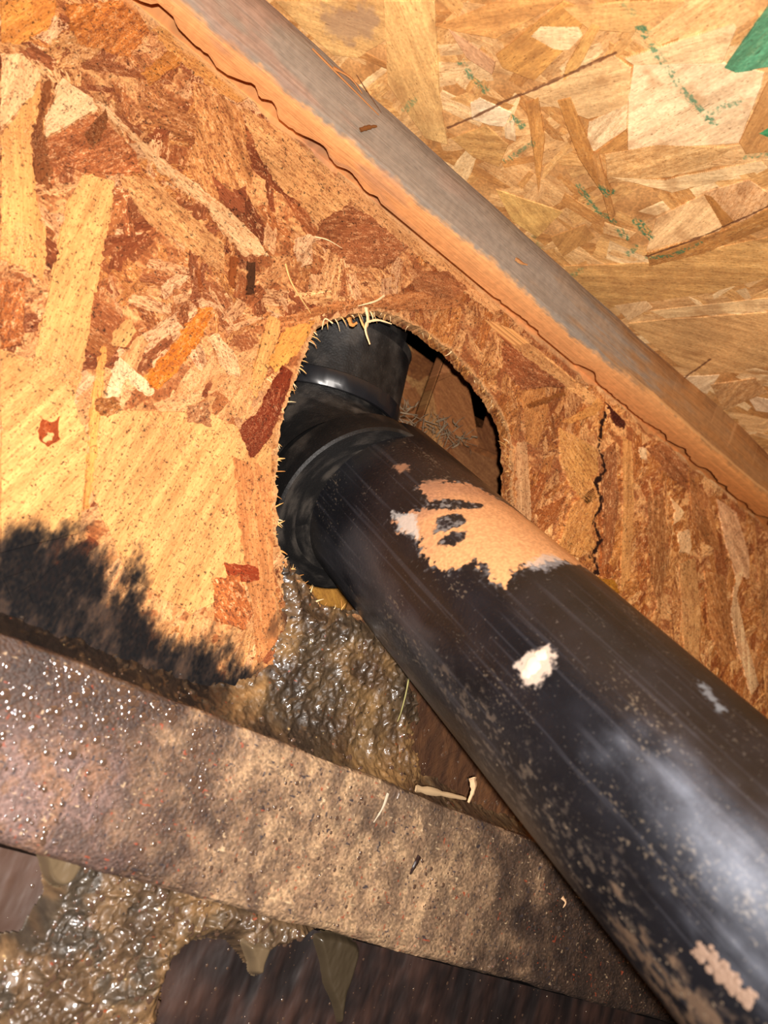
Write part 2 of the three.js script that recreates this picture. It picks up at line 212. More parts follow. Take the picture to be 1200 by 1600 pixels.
const world2 = (pts) => pts.map(([x, y]) => { const p = onZ(x, y); return [p.x, p.y]; });
const mould = world2([[-200, 850], [0, 850], [50, 838], [100, 850], [150, 868], [205, 898], [195, 930], [225, 962], [260, 985], [300, 1003], [340, 1012], [385, 1022], [408, 1050], [430, 1110], [300, 1180], [0, 1100], [-200, 1000]]);
const damp = world2([[405, 1060], [445, 930], [450, 880], [480, 920], [545, 958], [660, 1003], [720, 1100], [860, 1330], [900, 1400], [300, 1200]]);
const crack = world2([[948, 630], [940, 665], [935, 700], [945, 735], [930, 755], [940, 790], [926, 812], [938, 845], [925, 868], [935, 890], [922, 905]]);
const rim = holePoints.filter((_, i) => i % 6 === 0);
for (const sheet of [sheetA, sheetB]) {
  sheet.each([sheet.x0, sheet.y0, sheet.x1, sheet.y1], (x, y, k) => { const n = noise(x * 90, y * 150, 31) * 0.6 + noise(x * 400, y * 700, 32) * 0.4, f = 0.85 + 0.3 * noise(x * 1500, y * 900, 33); const c = mix3([152, 94, 54], [222, 174, 116], smooth(0.25, 0.75, n)); sheet.set(k, [c[0] * f, c[1] * f, c[2] * f]); });
  for (const s of webStrands) sheet.strand(s);
  const whole = [sheet.x0, sheet.y0, sheet.x1, sheet.y1];
  sheet.each(whole, (x, y, k) => {
    const grit = fbm(x * 900, y * 900, 41, 3); if (grit > 0.66) sheet.mul(k, 1 - (grit - 0.66) * 3.2);
    const blot = fbm(x * 40, y * 40, 47, 4); sheet.mul(k, 0.86 + 0.26 * blot);
    const t = 6 * noise(x * 38, y * 38, 43), c = Math.cos(t), n = Math.sin(t), fu = (x * c + y * n) * 1000, fv = (y * c - x * n) * 1000, fib = noise(fu * 0.35, fv * 2.1, 44), zone = smooth(0.38, 0.62, fbm(x * 26, y * 26, 45, 3)) * (x < 0.2 && y < 0.15 ? 0.35 : 1);
    if (fib > 0.7) sheet.set(k, [118, 68, 42], smooth(0.72, 0.88, fib) * zone * 0.7); else if (fib < 0.3) sheet.set(k, [236, 202, 158], smooth(0.3, 0.14, fib) * zone * 0.6);
    if (blot > 0.6) sheet.set(k, [136, 78, 44], (blot - 0.6) * 1.6 * noise(x * 600, y * 600, 49));
  });
  sheet.each([-0.1, WEB_TOP - 0.012, 0.95, 0.39], (x, y, k) => { const a = smooth(0.006, 0.001, WEB_TOP - y + (fbm(x * 80, y * 200, 60, 3) - 0.5) * 0.007); if (a > 0) sheet.set(k, [232, 196, 146], a * 0.6); });
  sheet.each([0.14, 0.08, 0.4, 0.34], (x, y, k) => { const d = Math.abs(edgeDistance(rim, x, y)), a = smooth(0.003, 0.0006, d + (noise(x * 500, y * 500, 62) - 0.5) * 0.002); if (a > 0) { const f = 0.8 + 0.4 * noise(x * 1200, y * 1200, 63); sheet.set(k, [206 * f, 170 * f, 122 * f], a * 0.7); } });
  sheet.each([-0.1, -0.01, 0.3, 0.12], (x, y, k) => {
    const d = edgeDistance(mould, x, y) + (fbm(x * 75, y * 30, 51, 4) - 0.5) * 0.04 + (fbm(x * 420, y * 200, 52, 3) - 0.5) * 0.02, a = smooth(-0.012, 0.013, d);
    if (a > 0) { sheet.set(k, mix3([15, 14, 17], [62, 52, 46], smooth(0.5, 0.8, fbm(x * 130, y * 60, 53, 5))), a * 0.97 * mix(1, 0.8 + 0.4 * noise(x * 900, y * 500, 54), 0.4)); sheet.z[k] = mix(sheet.z[k], 0.4 + 0.3 * noise(x * 700, y * 700, 58), a); }
  });
  sheet.each([0.1, -0.01, 0.5, 0.16], (x, y, k) => {
    const d = edgeDistance(damp, x, y) + (fbm(x * 120, y * 50, 55, 4) - 0.5) * 0.03, a = smooth(-0.004, 0.006, d);
    if (a > 0) sheet.set(k, mix3([44, 30, 24], [100, 72, 48], fbm(x * 260, y * 90, 56, 4)), a * 0.94);
  });
  sheet.each([0.4, 0.15, 0.6, 0.36], (x, y, k) => { const d = segmentDistance(crack, x, y) + (noise(x * 700, y * 700, 57) - 0.5) * 0.002, a = 1 - smooth(0.0008, 0.0026, d + (fbm(x * 260, y * 260, 59, 3) - 0.5) * 0.006); if (a > 0) { sheet.set(k, [30, 13, 7], a * 0.95); sheet.z[k] -= a * 0.5; } });
}
const webMap = [sheetA, sheetB].map((s, i) => s.textures(i ? [1.06, 1.0, 0.94] : [0.92, 0.85, 0.80])), webMaterials = webMap.map(([map, bump]) => physical({ map, bumpMap: bump, bumpScale: 0.0009, roughness: 0.85, specularIntensity: 0.35 }));
function boardPiece(points, hole, sheet) {
  const s = new THREE.Shape(points.map(p => new THREE.Vector2(...p))); if (hole) s.holes.push(new THREE.Path(hole.map(p => new THREE.Vector2(...p))));
  const g = new THREE.ExtrudeGeometry(s, { depth: 0.011, bevelEnabled: false, steps: 1 }); g.translate(0, 0, -0.011); g.clearGroups(); return sheet.uv(g, (x, y, z) => [x + z * 0.9, y + z * 0.5]);
}
const topEdge = (a, b) => { const o = []; for (let k = 0; k <= 160; k++) { const x = mix(a, b, k / 160); o.push([x, WEB_TOP - 0.0004 - Math.max(0, fbm(x * 60, 1, 61, 4) - 0.42) * 0.014]); } return o; };
const webParts = [boardPiece([[-0.1, -0.05], [SPLIT, -0.05], ...topEdge(-0.1, SPLIT).reverse()], holePoints, sheetA), boardPiece([[SPLIT, -0.05], [0.91, -0.05], ...topEdge(SPLIT, 0.91).reverse()], null, sheetB)];
const web = mesh('web', mergeGeometries(webParts, true), webMaterials, joist);
tag(web, 'flaky strand board web of the joist, mouldy along its lower left edge');
for (const s of webStrands) if (s.hand || s.solid) {
  const b = Math.max(...s.poly.map(p => p[0])) > SPLIT ? 1 : 0;
  if (s.poly.some(p => p[1] > WEB_TOP)) s.poly = s.poly.map(p => [p[0], Math.min(p[1], WEB_TOP - 0.001)]);
  mesh('strand', [sheetA, sheetB][b].uv(plate(s.poly, -0.0002, s.h + 0.0002), (x, y) => [x, y]), webMaterials[b], web);
}
// top flange: its underside (bare orange timber) and its side (grey with grime)
const FLANGE = 0.029, FLOOR_UNDER = 0.4195;
function strip(name, profile, x0, x1, nx, sheet, material, parent, shape) {   // profile: [y, z, v, ny, nz] swept along x
  const pos = [], uv = [], idx = [], m = profile.length;
  for (let i = 0; i <= nx; i++) for (const [y, z, v] of profile) { const x = mix(x0, x1, i / nx), d = shape ? shape(x, v) : [0, 0]; pos.push(x, y + d[0], z + d[1]); uv.push((x - sheet.x0) / (sheet.x1 - sheet.x0), (v - sheet.y0) / (sheet.y1 - sheet.y0)); }
  for (let i = 0; i < nx; i++) for (let j = 0; j < m - 1; j++) { const a = i * m + j, b = a + 1, c = a + m, e = c + 1; idx.push(a, c, b, b, c, e); }
  for (const [i, flip] of [[0, 1], [nx, 0]]) for (let j = 1; j < m - 1; j++) idx.push(...(flip ? [i * m, i * m + j, i * m + j + 1] : [i * m, i * m + j + 1, i * m + j]));
  const g = new THREE.BufferGeometry(); g.setAttribute('position', new THREE.Float32BufferAttribute(pos, 3)); g.setAttribute('uv', new THREE.Float32BufferAttribute(uv, 2)); g.setIndex(idx); g.computeVertexNormals();
  return mesh(name, toCreasedNormals(g, 0.9), material, parent);
}
const flangeSheet = new Sheet(-0.15, 0, 0.95, 0.075, 2048, 256);
flangeSheet.each([-1, -1, 2, 1], (x, v, k) => {
  // v: 0 to 0.026 underside, about 0.026 to 0.032 the rounded arris, then the side face
  const grain = fbm(x * 14, v * 900, 71, 4) - 0.5, fine = noise(x * 160, v * 2600, 73) - 0.5;
  const bare = mix3([232, 164, 104], [206, 130, 66], smooth(0.3, 0.75, x)), side = mix3([148, 132, 116], [168, 118, 72], smooth(0.34, 0.52, x + (fbm(x * 40, v * 200, 86, 3) - 0.5) * 0.2));
  const edge = 0.0265 + (fbm(x * 60, 3, 75, 4) - 0.5) * 0.009 + smooth(0.34, 0.45, x) * (0.006 * (fbm(x * 22, 9, 76, 3)));
  let c = mix3(bare, side, smooth(edge - 0.003, edge + 0.003, v + (fbm(x * 240, v * 500, 77, 3) - 0.5) * 0.005));
  const worn = smooth(0.52, 0.7, fbm(x * 30, v * 260, 78, 4)) * smooth(0.25, 0.6, x); c = mix3(c, [176, 118, 66], worn * 0.7 * smooth(0.026, 0.032, v));
  const pink = smooth(0.5, 0.75, fbm(x * 24, v * 90, 79, 3)) * smooth(0.30, 0.1, x); c = mix3(c, [168, 126, 104], pink * 0.5);
  const f = 1 + grain * 0.16 + fine * 0.08 + (fbm(x * 300, v * 300, 80, 3) - 0.5) * 0.16;
  flangeSheet.set(k, [c[0] * f, c[1] * f, c[2] * f]); flangeSheet.z[k] = 0.5 + grain * 0.5 + fine * 0.3;
  const ridge = smooth(0.0018, 0.0006, Math.abs(v - 0.0315 - (fbm(x * 30, 2, 87, 2) - 0.5) * 0.002)) * smooth(0.38, 0.46, x); if (ridge > 0) flangeSheet.set(k, [226, 168, 106], ridge * 0.7);  // pale corner highlight painted along the arris
  const scratch = noise(x * 420, v * 18, 81) > 0.93 && x > 0.4 && v > 0.033 && v < 0.062 ? 1 : 0; if (scratch) flangeSheet.set(k, [208, 150, 96], 0.45);
});
const [fMap, fBump] = flangeSheet.textures(0.98);
const flangeMaterial = physical({ map: fMap, bumpMap: fBump, bumpScale: 0.0005, roughness: 0.8, specularIntensity: 0.5 });
const arris = []; for (let k = 0; k <= 6; k++) { const a = k / 6 * Math.PI / 2; arris.push([WEB_TOP + 0.004 - 0.004 * Math.cos(a), FLANGE - 0.004 + 0.004 * Math.sin(a), 0.0245 + 0.0065 * k / 6]); }
const topFlange = strip('top_flange', [[FLOOR_UNDER, -0.035, 0.075], [WEB_TOP, -0.035, 0], [WEB_TOP, -0.014, 0.0002], [WEB_TOP + 0.012, -0.014, 0.0002], [WEB_TOP + 0.012, 0.001, 0.001], [WEB_TOP, 0.001, 0.001], [WEB_TOP, 0.012, 0.012], ...arris, [WEB_TOP + 0.012, FLANGE, 0.039], [WEB_TOP + 0.024, FLANGE, 0.051], [FLOOR_UNDER - 0.002, FLANGE, 0.063], [FLOOR_UNDER, FLANGE - 0.002, 0.066]], -0.15, 0.95, 420, flangeSheet, flangeMaterial, joist,
  (x, v) => v === 0.001 ? [0, 0.0012 + Math.max(0, fbm(x * 60, 5, 85, 4) - 0.4) * 0.02 + 0.009 * Math.exp(-(((x - 0.006) / 0.005) ** 2))] : v < 0.001 ? [0, 0] : [v < 0.02 ? (noise(x * 70, 2, 83) - 0.5) * 0.0006 : 0, v > 0.03 && v < 0.07 ? (fbm(x * 26, v * 60, 84, 3) - 0.5) * 0.0022 + 0.0025 * smooth(0.47, 0.5, x) * smooth(0.62, 0.56, x) * smooth(0.045, 0.062, v) : 0]);
tag(topFlange, 'timber top flange, bare orange below and grey with grime on its side');

// bottom flange: wet, coated with grey-brown muck
const lowSheet = new Sheet(-0.15, 0, 0.95, 0.15, 2048, 384);
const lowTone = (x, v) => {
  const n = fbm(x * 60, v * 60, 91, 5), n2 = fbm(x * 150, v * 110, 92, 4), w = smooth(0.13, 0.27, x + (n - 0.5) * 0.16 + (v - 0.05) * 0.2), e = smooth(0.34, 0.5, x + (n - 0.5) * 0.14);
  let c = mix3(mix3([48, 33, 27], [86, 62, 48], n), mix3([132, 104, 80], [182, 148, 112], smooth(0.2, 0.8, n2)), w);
  const paintedGlare = smooth(0.02, -0.02, Math.hypot((x - 0.125) * 0.7, v - 0.04) - 0.03 + (n - 0.5) * 0.03); c = mix3(c, mix3([142, 114, 106], [156, 116, 90], smooth(0.45, 0.7, n2)), paintedGlare * 0.8);  // pale wet glare at the left, painted into the flange colour
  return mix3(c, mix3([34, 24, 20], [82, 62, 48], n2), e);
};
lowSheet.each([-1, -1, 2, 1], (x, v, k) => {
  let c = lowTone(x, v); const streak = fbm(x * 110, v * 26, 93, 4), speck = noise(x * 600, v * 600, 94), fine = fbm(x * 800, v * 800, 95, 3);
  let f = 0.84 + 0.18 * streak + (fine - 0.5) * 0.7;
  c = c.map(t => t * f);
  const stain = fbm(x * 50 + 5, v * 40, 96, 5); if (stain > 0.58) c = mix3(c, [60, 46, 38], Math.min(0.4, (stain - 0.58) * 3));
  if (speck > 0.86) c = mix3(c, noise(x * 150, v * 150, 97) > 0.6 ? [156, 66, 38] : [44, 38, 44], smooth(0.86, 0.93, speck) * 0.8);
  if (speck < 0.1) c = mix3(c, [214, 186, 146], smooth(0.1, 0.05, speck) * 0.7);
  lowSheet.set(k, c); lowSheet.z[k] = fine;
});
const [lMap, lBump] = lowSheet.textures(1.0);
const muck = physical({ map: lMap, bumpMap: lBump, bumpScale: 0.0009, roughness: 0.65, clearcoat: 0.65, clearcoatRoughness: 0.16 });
const lumps = (x, y) => { const calm = smooth(0.2, 0.3, x) * 0.5 + 0.5; return ((fbm(x * 130, y * 130, 101, 3) - 0.5) * 0.0014 + Math.max(0, fbm(x * 340, y * 340, 103, 3) - 0.52) * 0.0045) * calm; };
const lowTop = 0.0205, lowBottom = -0.0665, lowProfile = [];
lowProfile.push([lowTop, -0.036, 0.15], [lowTop, -0.012, 0.14], [lowTop + 0.001, 0.006, 0.122], [lowTop + 0.0005, 0.018, 0.112]);
for (let k = 0; k <= 3; k++) { const a = k / 3 * Math.PI / 2; lowProfile.push([lowTop - 0.004 + 0.004 * Math.cos(a), FLANGE - 0.004 + 0.004 * Math.sin(a), 0.102 - k * 0.002]); }
for (let k = 1; k < 60; k++) lowProfile.push([mix(lowTop - 0.004, lowBottom + 0.004, k / 60), FLANGE, 0.096 - k / 60 * 0.079]);
for (let k = 0; k <= 3; k++) { const a = k / 3 * Math.PI / 2; lowProfile.push([lowBottom + 0.004 - 0.004 * Math.sin(a), FLANGE - 0.004 + 0.004 * Math.cos(a), 0.016 - k * 0.002]); }
lowProfile.push([lowBottom, 0.012, 0.004], [lowBottom, -0.036, 0]);
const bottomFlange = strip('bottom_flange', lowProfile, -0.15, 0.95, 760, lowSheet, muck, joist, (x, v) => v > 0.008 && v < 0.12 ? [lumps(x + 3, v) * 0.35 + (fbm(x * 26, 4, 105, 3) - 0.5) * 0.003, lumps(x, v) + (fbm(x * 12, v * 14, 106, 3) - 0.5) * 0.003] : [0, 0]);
tag(bottomFlange, 'wet timber bottom flange caked with grey-brown muck');

// splinters and torn fibres along the edge of the hole and under the top flange
const R3 = random(33), fibreMaterials = ['#e2b06a', '#c98a46', '#f0d2a0', '#9a5a2a'].map(c => standard({ color: c, roughness: 0.8 }));
function fibre(points, r0, r1 = 0.1, seg = 8, flat = 0.45) {
  const curve = new THREE.CatmullRomCurve3(points.map(p => p.isVector3 ? p : new THREE.Vector3(...p))), g = new THREE.TubeGeometry(curve, seg, 1, 5, false), pos = g.attributes.position;
  for (let i = 0; i <= seg; i++) { const c = curve.getPointAt(i / seg), r = r0 * mix(1, r1, (i / seg) ** 1.5) * (0.7 + 0.6 * noise(c.x * 900, c.y * 900, 111)); for (let j = 0; j <= 5; j++) { const k = i * 6 + j; pos.setXYZ(k, c.x + (pos.getX(k) - c.x) * r, c.y + (pos.getY(k) - c.y) * r, c.z + (pos.getZ(k) - c.z) * r * flat); } }
  g.computeVertexNormals(); return g;
}
for (let k = 0; k < 170; k++) {
  const i = Math.floor(R3() * holePoints.length), [x, y] = holePoints[i], t = holeCurve.getTangentAt(i / 520), out = new THREE.Vector3(t.y, -t.x, 0), c = new THREE.Vector3(0.267 - x, 0.209 - y, 0); if (out.dot(c) < 0) out.negate();
  const l = 0.0015 + R3() ** 2 * 0.007, skew = (R3() - 0.5) * 1.6, z = -0.0004 - R3() * 0.004, d = out.clone().addScaledVector(t, skew).normalize();
  const a = new THREE.Vector3(x, y, z).addScaledVector(d, -0.001), b = a.clone().addScaledVector(d, l * 0.6).add(new THREE.Vector3(0, 0, R3() * 0.0015)), e = a.clone().addScaledVector(d, l + 0.001).add(new THREE.Vector3((R3() - 0.5) * 0.002, (R3() - 0.5) * 0.002 - 0.0005, R3() * 0.002));
  mesh('splinter', fibre([a, b, e], 0.00025 + R3() * 0.0005, 0.15, 5), fibreMaterials[Math.floor(R3() * 3)], web);
}
const web3 = (pts) => pts.map(([x, y, z = 0.0015]) => onZ(x, y, z));
for (const [pts, r, m] of [
  [[[572, 480, 0], [575, 500, 0.002], [571, 515, 0.004], [578, 538, 0.003]], 0.0016, 2], [[[574, 503, 0.003], [590, 500, 0.004], [612, 506, 0.004]], 0.0009, 2], [[[571, 515, 0.003], [566, 505, 0.004], [560, 490, 0.002]], 0.0011, 0],
  [[[545, 497, -0.002], [550, 508, -0.001], [558, 504, 0]], 0.0022, 1], [[[520, 505], [508, 498], [503, 515]], 0.0006, 2], [[[600, 462, 0.001], [588, 470, 0.003], [560, 478, 0.002]], 0.0008, 2],
  [[[486, 369, 0.001], [510, 374, 0.003], [535, 388, 0.002]], 0.0005, 2], [[[446, 412], [455, 440, 0.002], [486, 490]], 0.0007, 0],
  [[[1040, 640, 0.001], [980, 622, 0.003], [938, 628, 0.001]], 0.0004, 1]]) mesh('splinter', fibre(web3(pts), r, 0.4, 12), fibreMaterials[m], web);
// ---------------------------------------------------------------- the floor sheathing overhead
const floorSheet = new Sheet(-0.06, 0.0, 0.76, 0.41, 2048, 1024), R4 = random(44), floorStrands = [];
function floorStrand(pixels, color, o = {}) { const q = pixels.map(([x, y]) => { const p = onY(x, y, FLOOR_UNDER); return [p.x, p.z]; }); floorStrands.push({ poly: ragged(q, R4, 0.0005), color: hex(color), turn: longAxis(q), seed: 500 + floorStrands.length * 5, h: 0.0006 + R4() * 0.0004, hand: true, rough: 0.08, fine: 0.7, light: [238, 208, 150], dark: [150, 96, 44], ...o }); }
const floorTones = ['#d8a662', '#cf9b58', '#e0b272', '#d3a365', '#c89250', '#dcae70', '#b98244', '#e8c388'];
for (let k = 0; k < 1100; k++) {
  const x = -0.06 + R4() * 0.82, z = R4() * 0.41, turn = 0.9 + (R4() - 0.5) * 2.2, big = k < 300 ? 1.7 : 0.7, solid = k > 880 && z > 0.035;
  const q = chip(x, z, (0.018 + R4() * 0.045) * big, (0.005 + R4() * 0.013) * big, turn, R4);
  if (solid && q.some(p => p[1] < 0.032)) continue;
  floorStrands.push({ poly: solid ? ragged(q, R4, 0.0005) : q, color: hex(floorTones[Math.floor(R4() * floorTones.length)]), turn, seed: 900 + k, h: 0.0002 + R4() * 0.0003, solid, rough: 0.12 + R4() * 0.2, fine: 0.7, light: [238, 208, 150], dark: [160, 100, 46] });
}
floorStrand([[430, 0], [600, 0], [606, 60], [560, 90], [520, 85], [470, 40]], '#d3a765');
floorStrand([[600, 0], [680, 0], [688, 150], [700, 225], [665, 215], [606, 130]], '#d9ad69');
floorStrand([[680, 40], [780, 0], [880, 0], [775, 60], [700, 45]], '#d59b55');
floorStrand([[775, 85], [880, 0], [920, 15], [900, 60], [835, 125], [785, 105]], '#d1984d');
floorStrand([[700, 42], [775, 95], [770, 115], [730, 90]], '#d7a573');
floorStrand([[880, 10], [1000, 0], [1070, 0], [985, 50], [920, 45]], '#d8a763');
floorStrand([[815, 145], [960, 85], [987, 105], [982, 165], [920, 185], [850, 160]], '#dfb679');
floorStrand([[975, 90], [1145, 35], [1152, 42], [1130, 97], [990, 100]], '#e9c58c');
floorStrand([[990, 100], [1130, 97], [1195, 112], [1190, 135], [1155, 222], [980, 235], [982, 150]], '#f1cf9b', { rough: 0, fine: 0.5 });
floorStrand([[920, 190], [982, 160], [980, 200], [930, 235], [915, 235]], '#ebca94', { rough: 0.2 });
floorStrand([[930, 240], [980, 200], [982, 233]], '#c08a48');
floorStrand([[735, 160], [750, 152], [800, 175], [790, 197], [765, 195], [737, 185]], '#f2d9aa', { rough: 0 });
floorStrand([[788, 195], [806, 180], [806, 220], [790, 215]], '#eccf9c', { rough: 0 });
floorStrand([[830, 55], [845, 40], [905, 40], [910, 55], [890, 77], [865, 75]], '#efcf96', { rough: 0 });
floorStrand([[885, 100], [925, 35], [940, 40], [905, 105], [880, 125]], '#d6a258');
floorStrand([[945, 240], [1025, 225], [1145, 230], [1125, 245], [1050, 275], [950, 285]], '#d3a566', { rough: 0.3 });
floorStrand([[955, 275], [1040, 280], [1190, 250], [1200, 262], [1050, 300]], '#e8c489');
floorStrand([[1025, 340], [1105, 300], [1130, 350], [1125, 360], [1010, 390]], '#e3b87c');
floorStrand([[1100, 300], [1170, 280], [1200, 300], [1200, 320], [1165, 345], [1130, 350]], '#d7a56d', { rough: 0.4 });
floorStrand([[1100, 302], [1112, 306], [1147, 345], [1132, 358]], '#ad7637');
floorStrand([[1155, 222], [1200, 125], [1240, 130], [1230, 235], [1165, 240]], '#c08a4c');
floorStrand([[880, 415], [1015, 410], [1150, 380], [1200, 370], [1210, 430], [1095, 460], [950, 480], [900, 440]], '#cd9c58', { rough: 0.2 });
floorStrand([[1010, 395], [1130, 360], [1200, 325], [1210, 350], [1100, 395], [1015, 415]], '#b07a3c', { rough: 0.3 });  // darker strip: a shadow band on the sheathing, laid in as colour
floorStrand([[775, 295], [880, 330], [840, 370], [800, 345]], '#d5a75c');
floorStrand([[705, 215], [760, 195], [795, 225], [780, 260], [740, 245]], '#cc9c58', { rough: 0.2 });
floorStrand([[860, 370], [915, 350], [930, 370], [880, 400]], '#be8a4a');
floorStrand([[1015, 485], [1200, 465], [1210, 482], [1040, 497]], '#e6c083');
floorStrand([[980, 505], [1040, 498], [1200, 487], [1210, 570], [1100, 585], [1060, 570]], '#cfa062', { rough: 0.15 });
floorStrand([[960, 476], [1010, 469], [1020, 480], [982, 500]], '#e0b880');
floorStrand([[1066, 588], [1125, 585], [1105, 615], [1086, 608]], '#e8c692');
floorStrand([[1166, 615], [1210, 626], [1210, 645], [1181, 641]], '#e6c494');
floorStrand([[1110, 600], [1180, 590], [1200, 612], [1130, 640]], '#c4935a', { rough: 0.4 });
floorStrand([[822, 160], [842, 150], [852, 215], [842, 300], [832, 220]], '#c38a46', { rough: 0.2, h: 0.0013 });
floorStrand([[872, 155], [892, 150], [930, 240], [960, 300], [948, 308], [905, 245]], '#be8440', { rough: 0.2, h: 0.0016 });
floorStrand([[925, 240], [935, 235], [962, 335], [955, 345]], '#c08848', { rough: 0.2, h: 0.0019 });
floorStrand([[1132, 104], [1205, 0], [1240, 10], [1230, 100], [1150, 112]], '#579468', { rough: 0.25, light: [190, 205, 150], dark: [70, 130, 90] });
floorStrand([[1187, 207], [1204, 196], [1215, 200], [1208, 216]], '#3f8a55', { rough: 0 });
floorSheet.each([-1, -1, 2, 2], (x, z, k) => { const c = mix3([178, 124, 66], [218, 168, 104], noise(x * 120, z * 70, 131)); const f = 0.9 + 0.2 * noise(x * 900, z * 900, 132); floorSheet.set(k, [c[0] * f, c[1] * f, c[2] * f]); });
for (const s of floorStrands) floorSheet.strand(s);
const floor2 = (pts) => pts.map(([x, y]) => { const p = onY(x, y, FLOOR_UNDER); return [p.x, p.z]; });
const ink = [[[[1003, 45], [1009, 54]], 2.4, 0.8], [[[1020, 72], [1055, 120], [1085, 160], [1118, 192]], 1.7, 0.65], [[[1108, 182], [1130, 165], [1152, 158]], 1.7, 0.5], [[[722, 98], [735, 118], [760, 142]], 1.9, 0.65], [[[800, 184], [813, 194]], 2.2, 0.7], [[[834, 222], [815, 235], [790, 252]], 1.5, 0.5], [[[905, 292], [925, 322], [962, 348]], 1.9, 0.75], [[[938, 290], [955, 302]], 2.4, 0.8], [[[995, 345], [1016, 372]], 2.4, 0.85], [[[968, 360], [980, 372]], 2.2, 0.85], [[[980, 398], [993, 386]], 1.8, 0.6], [[[1010, 402], [1050, 398], [1095, 378]], 1.3, 0.7], [[[1165, 245], [1200, 240]], 1.4, 0.6], [[[632, 172], [650, 152]], 1.6, 0.35], [[[975, 0], [988, 20]], 1.8, 0.3], [[[893, 430], [910, 420]], 1.8, 0.35], [[[835, 370], [845, 385]], 2.2, 0.3]].map(([p, r, a]) => [floor2(p), r * 0.00105, a]);
const seams = [[[700, 200], [735, 185], [785, 160], [860, 128], [962, 82]], [[1010, 400], [1090, 372], [1210, 318]], [[1070, 590], [1110, 560]]].map(floor2);
const greySpot = floor2([[490, 15], [540, 5], [600, 20], [595, 50], [560, 75], [520, 60], [500, 45]]);
floorSheet.each([-1, -1, 2, 2], (x, z, k) => {
  const blot = fbm(x * 30, z * 30, 141, 4), fine = fbm(x * 800, z * 800, 142, 3); floorSheet.mul(k, (0.86 + 0.26 * blot) * (0.9 + 0.2 * fine)); const dirt = fbm(x * 70, z * 90, 147, 4); if (dirt > 0.58) floorSheet.set(k, [140, 92, 48], (dirt - 0.58) * 1.4);
  for (const s of seams) { const d = segmentDistance(s, x, z), a = 1 - smooth(0.0003, 0.0011, d + (noise(x * 500, z * 500, 143) - 0.5) * 0.0008); if (a > 0) { floorSheet.set(k, [92, 52, 26], a * 0.75); floorSheet.z[k] -= a * 0.5; } }
  for (const [p, r, a] of ink) { const d = segmentDistance(p, x, z); if (d < r * 2.2) { const t = (1 - smooth(r * 0.7, r * 1.5, d + (noise(x * 420, z * 420, 144) - 0.5) * r)) * a * smooth(0.3, 0.75, fbm(x * 600, z * 900, 145, 2)); floorSheet.set(k, [40, 108, 76], t * 0.95); } }
  const g = smooth(-0.002, 0.006, edgeDistance(greySpot, x, z) + (fbm(x * 150, z * 150, 146, 3) - 0.5) * 0.02); if (g > 0) floorSheet.set(k, [150, 122, 100], g * 0.55);
});
const [oMap, oBump] = floorSheet.textures([1.0, 0.98, 1.0]), floorMaterial = standard({ map: oMap, bumpMap: oBump, bumpScale: 0.0007, roughness: 0.75 });
const ceilingBox = new THREE.BoxGeometry(1.1, 0.018, 0.75, 1, 1, 1); ceilingBox.translate(0.4, FLOOR_UNDER + 0.009, 0.3);
const ceiling = tag(mesh('ceiling', floorSheet.uv(ceilingBox, (x, y, z) => [x, z]), floorMaterial, scene), null, null, null, 'structure');
for (const s of floorStrands) if (s.hand || s.solid) { const g = plate(s.poly, -0.0002, s.h + 0.0002); g.rotateX(Math.PI / 2); const p = g.attributes.position; g.translate(0, FLOOR_UNDER, 0); mesh('strand', floorSheet.uv(g, (x, y, z) => [x, z]), floorMaterial, ceiling); }
const BACK = -0.16, NEAR = -0.085;
// ---------------------------------------------------------------- the board behind the joist, seen through the hole
const backSheet = new Sheet(-0.1, -0.2, 0.7, 0.42, 1024, 800), R5 = random(55), backStrands = [];
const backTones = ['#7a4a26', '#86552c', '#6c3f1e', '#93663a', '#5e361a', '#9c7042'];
for (let k = 0; k < 900; k++) {
  const x = -0.1 + R5() * 0.7, y = -0.2 + R5() * 0.62, turn = R5() * 3.1, solid = k > 800 && x > 0.1 && x < 0.42, big = k < 250 ? 1.6 : 0.9;
  const q = chip(x, y, (0.02 + R5() * 0.03) * big, (0.006 + R5() * 0.012) * big, turn, R5); if (solid && q.some(p => p[1] > 0.41 || p[1] < -0.19)) continue;
  backStrands.push({ poly: q, color: hex(backTones[Math.floor(R5() * 6)]), turn, seed: 3000 + k, rough: 0.3, dark: [70, 34, 14], light: [190, 140, 84], solid, h: 0.0008 });
}
function backStrand(pixels, color, z = NEAR) { const poly = pixels.map(([x, y]) => { const p = onZ(x, y, z); return [p.x, p.y]; }); backStrands.push({ poly, color: hex(color), turn: longAxis(poly), seed: 3900 + backStrands.length, rough: 0.2, dark: [80, 40, 16], light: [200, 150, 90], solid: true, near: z === NEAR, h: 0.0015 }); }
backStrand([[652, 540], [668, 526], [672, 545], [656, 600], [642, 640], [630, 632]], '#a8967a');
backStrand([[672, 590], [730, 575], [760, 640], [745, 700], [690, 690]], '#85522c');
backStrand([[650, 560], [700, 545], [725, 575], [672, 590]], '#935c36');
backStrand([[730, 600], [800, 640], [800, 720], [748, 700]], '#6a3f20');
backStrand([[700, 690], [800, 730], [800, 790], [720, 730]], '#744a2a');
backStrand([[470, 900], [500, 860], [580, 950], [540, 1000]], '#b88234', BACK);
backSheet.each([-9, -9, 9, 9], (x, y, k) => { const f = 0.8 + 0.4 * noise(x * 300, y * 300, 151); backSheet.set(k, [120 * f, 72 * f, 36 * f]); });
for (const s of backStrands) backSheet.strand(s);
const [bMap, bBump] = backSheet.textures(1.0), backMaterial = standard({ map: bMap, bumpMap: bBump, bumpScale: 0.001, roughness: 0.6 });
